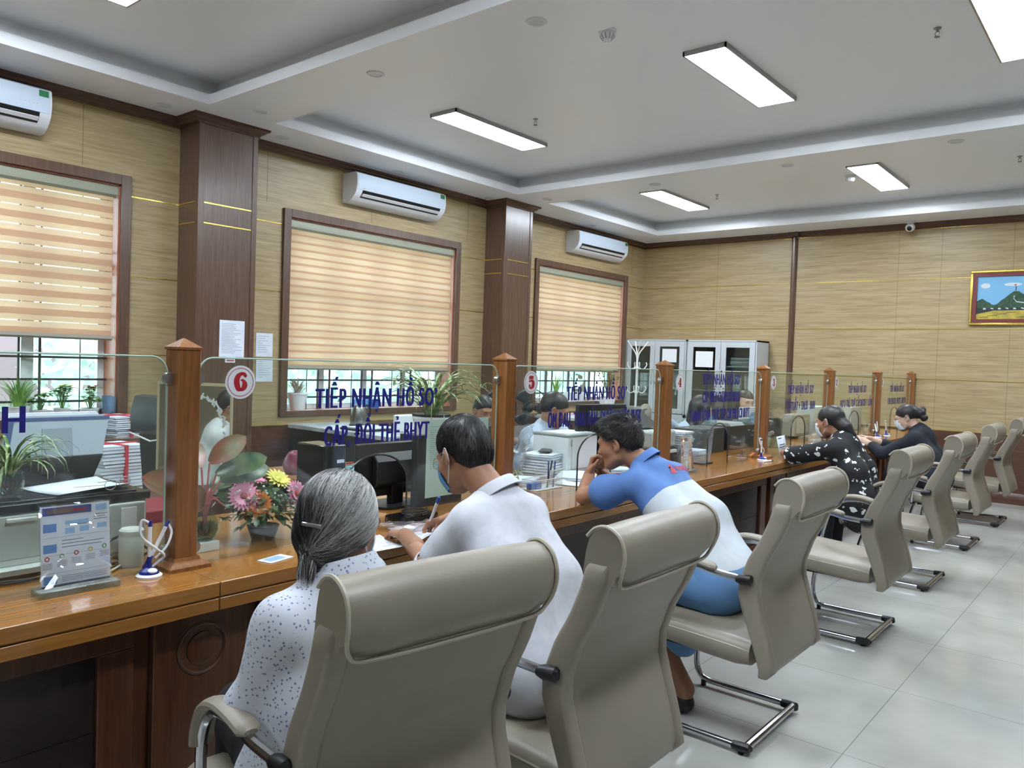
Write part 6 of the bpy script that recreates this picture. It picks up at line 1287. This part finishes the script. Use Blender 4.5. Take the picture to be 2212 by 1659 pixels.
stack('low stack of printed pages in front of the white printer', (3.57, 3.80, ZC), .21, .29, .028, .5, None, 3, 14)
sheet_paper('paper_sheet', 'open white sheets beside the pen basket', 'paper', (3.68, 3.67, ZC+.001), .2, .26, .3, curl=.02, m=M_print)
t = thing('notebook', 'small open notebook under the clerk hand behind the plant', 'notebook', (3.42, 3.50, ZC), .4); pt('pages', MB().box(-.07, -.1, 0, .07, .1, .012), M_paper, t, bev=.002); pt('blue_cover', MB().box(-.074, -.104, -.0, .074, .104, .002), mat('notebook blue', (60, 90, 170), .5), t)
t = thing('pen_basket', 'white wire mesh desk basket with pens behind the number 5 glass', 'basket', (3.66, 3.36, ZC)); q = MB(); L_, W_ = .115, .05
for z in (.004, .055): q.tube([(-W_, -L_, z), (W_, -L_, z), (W_, L_, z), (-W_, L_, z), (-W_, -L_, z)], .0025, 5)
q.tube([(-W_, .0, .055), (-W_, .0, .1), (-W_, L_, .1), (W_, L_, .1), (W_, .0, .1), (W_, 0, .055)], .0025, 5)
for k in range(34):
    y = -L_+2*L_*k/33; h_ = .055 if y < 0 else .1
    for x in (-W_, W_): q.tube([(x, y, .004), (x, y, h_)], .0007, 3)
for k in range(8):
    z = .01+.012*k
    for x in (-W_, W_): q.tube([(x, -L_ if z < .055 else 0, z), (x, L_, z)], .0007, 3)
for k in range(12):
    x = -W_+2*W_*k/11
    for y, h_ in ((-L_, .055), (L_, .1), (0, .055)): q.tube([(x, y, .004), (x, y, h_)], .0007, 3)
q.box(-W_, -L_, 0, W_, L_, .003); pt('wire_mesh', q, M_white, t)
for k, (x, y, m, lab) in enumerate(((.0, .05, 'pen navy', 'blue pen in the mesh basket, left one'), (.02, .07, 'pen navy', 'blue pen in the mesh basket, middle one'), (-.02, .085, 'chrome', 'silver pen in the mesh basket'), (.01, .03, 'black plastic', 'black pen in the mesh basket'))): o = MB().tube([(0, 0, 0), (.01, .012*(k-1), .14)], .0042, 8).build('pen', MATS[m], loc=(3.66+x, 3.36+y, ZC+.004)); tag(o, lab, 'pen', 'pens in the mesh basket')
t = thing('glue_roll', 'blue stapler lying in the low half of the mesh basket', 'stapler', (3.66, 3.29, ZC+.004)); t.name = 'stapler'; pt('stapler_body', MB().box(-.015, -.05, 0, .015, .05, .035), mat('stapler blue', (52, 88, 160), .4), t, bev=.006)
def small(t, z): q = MB(); blades(q, 20, .13, .009, .012, 1.1, (0, 0, z), .9, 44); pt('leaves', q, M_spid, t)
pot_plant('small_spider_plant', 'little spider plant in a pale green square pot beside the number 5 post', (3.62, 3.14, ZC), .045, .075, mat('pale green pot', (190, 200, 176), .5), small)
# sill of the far right window
def treeb(t, z):
    st = MB(); lf = MB(); r = random.Random(9)
    for k in range(9):
        a = r.uniform(0, 6.28); e_ = (.13*cos(a)*r.uniform(.3, 1), .2*sin(a), z+r.uniform(.18, .42)); st.tube(bez([(0, 0, z), (.02*cos(a), .02*sin(a), z+.15), e_], 5), .004, 6)
        for j in range(15): b_ = r.uniform(0, 6.28); leaf(lf, (e_[0]+r.uniform(-.05, .05), e_[1]+r.uniform(-.07, .07), e_[2]+r.uniform(-.08, .06)), (cos(b_), sin(b_), r.uniform(-.3, .5)), .05, .022, .3, n=4)
    pt('branches', st, mat('bark', (104, 86, 70)), t); pt('leaves', lf, M_leaf, t)
pot_plant('small_tree', 'small leafy tree in a square white pot by the far right window', (.32, 9.2, .77), .1, .2, M_plast, treeb, prof=[(.08, 0), (.11, .19), (.115, .19), (.115, .21), (.1, .21), (.098, .18), (0, .18)])
def vine(t, z): q = MB(); blades(q, 12, .34, .02, .02, .3, (0, 0, z), 1.3, 51); pt('leaves', q, M_grass, t)
pot_plant('climbing_plant', 'thin climbing plant on the far right window sill', (-.09, 8.55, .90), .06, .1, M_plast, vine)
t = thing('ribbed_planter', 'ribbed white planter trough on the far right window sill', 'planter', (-.06, 8.95, .905)); q = MB().box(-.05, -.18, 0, .05, .18, .14)
for k in range(12): q.cyl((.052, -.165+.03*k, .005), (.052, -.165+.03*k, .135), .009, n=8)
pt('trough', q, M_plast, t)
# --- bay 4
t = office_chair('office chair with a grey jacket over its back behind the number 5 and 4 posts', (2.35, 7.15, 0), radians(15), 1.0, mat('grey mesh', (92, 92, 88), .7), piping=False)
t = thing('grey_jacket', 'grey brown jacket hanging over the office chair back', 'jacket', (2.1, 7.1, .62), radians(15)); q = MB(); addnets(q, [cap((-.02, -.14, .32), (-.02, .15, .36), .055, .055, .03), cap((.02, -.16, .0), (.0, -.12, .3), .05, .06, .04), cap((.02, .0, -.05), (.0, .0, .3), .05, .06, .04), cap((.02, .16, .0), (.0, .12, .3), .05, .06, .04)], .012, wrinkle(.012, 26, 3)); pt('jacket_cloth', q, mat('jacket grey', (138, 130, 118), .9), t, ang=80)
t = thing('multifunction_printer', 'pale grey desktop printer with open cover left of the number 4 post', 'printer', (3.36, 5.05, ZC)); pt('housing', MB().box(-.16, -.2, 0, .14, .15, .09), M_black, t, bev=.006); pt('upper_housing', MB().box(-.15, -.19, .09, .13, .14, .22), M_pgrey, t, bev=.02); pt('open_cover', MB().prism([(-.15, .22), (-.2, .34), (-.17, .35), (.02, .235)], 'y', -.15, .1), M_black, t); pt('tray', MB().box(.13, -.15, .06, .16, .1, .08), M_plast, t)
stack('stack of papers on the counter left of the number 4 post', (3.42, 5.32, ZC+.0), .2, .18, .2, .1, None, 12, 23)
stack('loose pages leaning beside the number 4 post behind the glass', (3.60, 4.15, ZC), .2, .16, .04, .4, None, 4, 24)
t = thing('black_computer_box', 'large black computer case lying on its side with a round silver badge', 'computer', (3.37, 6.02, ZC-.0)); pt('case', MB().box(-.12, -.42, 0, .11, .02, .2), mat('case charcoal', (46, 50, 52), .45), t, bev=.008); pt('badge', MB().lathe([(.017, .0), (.017, .003), (0, .004)], (.11, -.22, .145), 20, 'x'), M_sil, t, 'round silver badge'); pt('badge_mark', MB().box(.1145, -.226, .136, .1155, -.223, .155).box(.1145, -.219, .133, .1155, -.216, .152).box(.1145, -.223, .144, .1155, -.219, .147), M_black, t)
t = thing('black_printer', 'black printer with raised grey tray behind the arched opening of the number 4 glass', 'printer', (3.36, 6.4, ZC)); pt('housing', MB().box(-.14, -.26, 0, .12, .3, .2), mat('case black', (28, 32, 34), .35), t, bev=.008); pt('input_tray', MB().prism([(-.14, .2), (-.1, .225), (.1, .225), (.125, .2)], 'y', -.26, .02), M_grey, t, 'grey input tray'); pt('buttons', MB().box(.121, .1, .15, .123, .14, .158).box(.121, .18, .1, .123, .22, .108).box(.121, .2, .14, .123, .24, .148), M_grey, t)
t = thing('display_board', 'pale board with a blue bubble pattern in front of the smiling clerk', 'board', (3.30, 7.02, ZC)); mbb = mat('bubble board', (176, 196, 204), .6); v = coords(mbb); vo = N(mbb, 'ShaderNodeTexVoronoi', i_Scale=26); lk(mbb, v, vo.inputs['Vector']); vo.inputs['Randomness'].default_value = .15; r_ = ramp(mbb, vo.outputs['Distance'], [(.25, (176, 206, 222)), (.4, (92, 140, 176))]); lk(mbb, r_.outputs[0], BS(mbb).inputs['Base Color'])
pt('board_panel', MB().box(-.01, -.28, 0, .01, .28, .33), mat('board pale', (206, 214, 212), .5), t, bev=.004); pt('bubble_print', MB().prism([(-.2, .01), (.26, .01), (.26, .27), (.15, .29), (-.05, .28), (-.14, .2)], 'x', .0105, .012), mbb, t, 'blue bubble print')
info('narrow acrylic leaflet stand right of the number 4 sign', (3.87, 4.62, ZC), radians(-5), .12, .21)
t = thing('flower_brochure', 'folded blue brochure with pink blossom print beside the leaflet stand', 'brochure', (3.80, 4.80, ZC), radians(8)); q = MB().mat(0).add([(0, -.07, 0), (0, .08, 0), (-.02, .06, .2), (-.02, -.05, .215), (-.1, .08, 0), (-.1, -.07, 0)], [(0, 1, 2, 3), (2, 3, 5, 4)]); q.mat(1).add([(.001, .03, .02), (.001, .075, .01), (-.018, .058, .195), (-.019, -.02, .2), (-.01, .0, .12)], [(0, 1, 2, 3, 4)]); pt('card', q, [mat('brochure blue', (92, 118, 170), .5), noisy('blossom print', (220, 200, 208), (170, 90, 120), 30, .5)], t, solid=.002)
t = thing('clear_cover', 'clear curved plastic cover in the arched opening of the number 4 glass', 'plastic cover', (3.72, 5.15, ZC)); pt('film', MB().sheet(lambda u, v: (.1*sin(u*3)-.05, (u-.5)*.22+.05*v, v*.26*(1-.3*(u-.5)**2)), 10, 6), glassmat('plastic film', (232, 236, 240)), t, ang=60); pt('foot', MB().box(-.06, -.1, 0, .06, .05, .014), M_black, t, bev=.004)
t = thing('orange_cap_tool', 'orange tool lying at the foot of the number 3 post', 'tool', (3.80, 5.80, ZC)); t.name = 'tape_tool'; pt('tool_body', MB().tube(bez([(0, 0, .01), (.02, .04, .03), (.05, .05, .02), (.06, .02, .012)], 6), .009, 8), mat('orange plastic', (206, 104, 52), .4), t)
stack('white documents under the smiling clerk board', (3.45, 5.5, ZC), .2, .2, .05, .1, None, 5, 33)
# --- bay 3
office_chair('office chair with dark rounded headrest behind the number 3 sign', (2.75, 8.2, 0), radians(20), 1.13, mat('chair brown black', (44, 40, 38), .5), piping=False)
t = thing('sign_card', 'small white framed notice leaning on the counter right of the number 3 post', 'sign', (3.94, 6.13, ZC), radians(5)); q = MB().mat(0).add([(0, -.11, 0), (0, .11, 0), (-.03, .1, .16), (-.03, -.12, .16)], [(0, 1, 2, 3)]).mat(1)
for k, (a, b_, z) in enumerate(((-.09, .0, .14), (-.07, .07, .09), (-.08, .08, .072), (-.03, .04, .054))): q.add([(.0012-z*.1875, a, z), (.0012-z*.1875, b_, z), (.0012-(z+.008)*.1875, b_, z+.008), (.0012-(z+.008)*.1875, a, z+.008)], [(0, 1, 2, 3)])
pt('card', q, [mat('sign pale', (196, 204, 210), .6), mat('sign ink', (90, 96, 120), .7)], t, solid=.0015)
t = thing('clear_canister', 'clear plastic canister inside the number 3 opening', 'canister', (3.6, 6.75, ZC)); pt('jar_body', MB().lathe([(.07, 0), (.08, .02), (.08, .2), (.06, .26), (0, .27), (0, .268), (.058, .258), (.078, .2), (.078, .02)], n=24), M_glass2, t)
t = thing('pale_screen', 'pale translucent folder standing behind the number 3 opening', 'folder', (3.4, 6.55, ZC)); pt('folder_panel', MB().box(-.01, -.16, 0, .01, .16, .24), glassmat('folder teal', (190, 220, 220), alpha_add=.3), t)
t = thing('teal_panel', 'narrow teal glass panel beside the number 3 post', 'panel', (3.3, 6.05, ZC)); pt('panel', MB().box(-.005, -.0, 0, .005, .22, .28), glassmat('folder teal', (190, 220, 220)), t)
# --- bay 2 and 1
t = thing('old_monitor', 'beige computer monitor seen from behind the number 2 glass', 'monitor', (3.4, 8.0, ZC)); pt('casing', MB().box(-.1, -.22, .02, .03, .2, .24), mat('beige plastic', (150, 148, 130), .5), t, bev=.01); pt('back_panel', MB().box(.03, -.18, .05, .034, .16, .2), mat('beige light', (182, 180, 160), .5), t); pt('foot', MB().box(-.08, -.1, 0, .06, .1, .02), mat('beige plastic', (150, 148, 130)), t)
t = thing('white_cabinet_box', 'pale document box behind the number 2 glass', 'box', (3.25, 8.62, ZC)); pt('carton', MB().box(-.02, -.26, 0, .16, .26, .3), mat('pale box', (190, 204, 200), .6), t, bev=.004)
t = thing('water_bottle', 'small clear water bottle with blue cap behind the number 2 glass', 'bottle', (3.62, 7.92, ZC)); pt('bottle_body', MB().lathe([(.03, 0), (.032, .15), (.012, .2), (.012, .22), (0, .22)], n=18), M_glass2, t); pt('cap', MB().cyl((0, 0, .22), (0, 0, .24), .014, n=12), mat('pen blue', (40, 84, 168)), t)
t = thing('white_box', 'tall grey white box behind the number 1 glass', 'box', (3.35, 9.75, ZC)); pt('carton', MB().box(-.12, -.22, 0, .1, .2, .27), mat('box grey', (178, 184, 176), .6), t, bev=.004)
t = thing('open_documents', 'open white papers held by the woman in the navy hoodie', 'papers', (3.98, 7.85, ZC), radians(10)); pt('lower_pages', MB().box(-.11, -.15, 0, .1, .15, .014), M_paper, t, bev=.002); pt('raised_page', MB().sheet(lambda u, v: (-.08-.03*v+.02*sin(u*3), (u-.5)*.24, .014+v*.19), 8, 5), M_print, t, 'raised printed page', solid=.001)
stack('flat stack of documents under the hands of the woman in the hoodie', (3.97, 8.12, ZC), .2, .2, .02, .3, None, 3, 35)
# clerk seen in the mirror, and his chair
staff('clerk in a white shirt bent over his screen, seen only in the etched mirror', 2.55, .45, 1.05, (.9, .1, -.45), 0, M_white, skinm=M_skin1, closed=True)
# clerk chairs
office_chair('dark office chair of the clerk behind the number 5 glass', (2.55, 4.45, 0), .2, .95, M_black, piping=False)
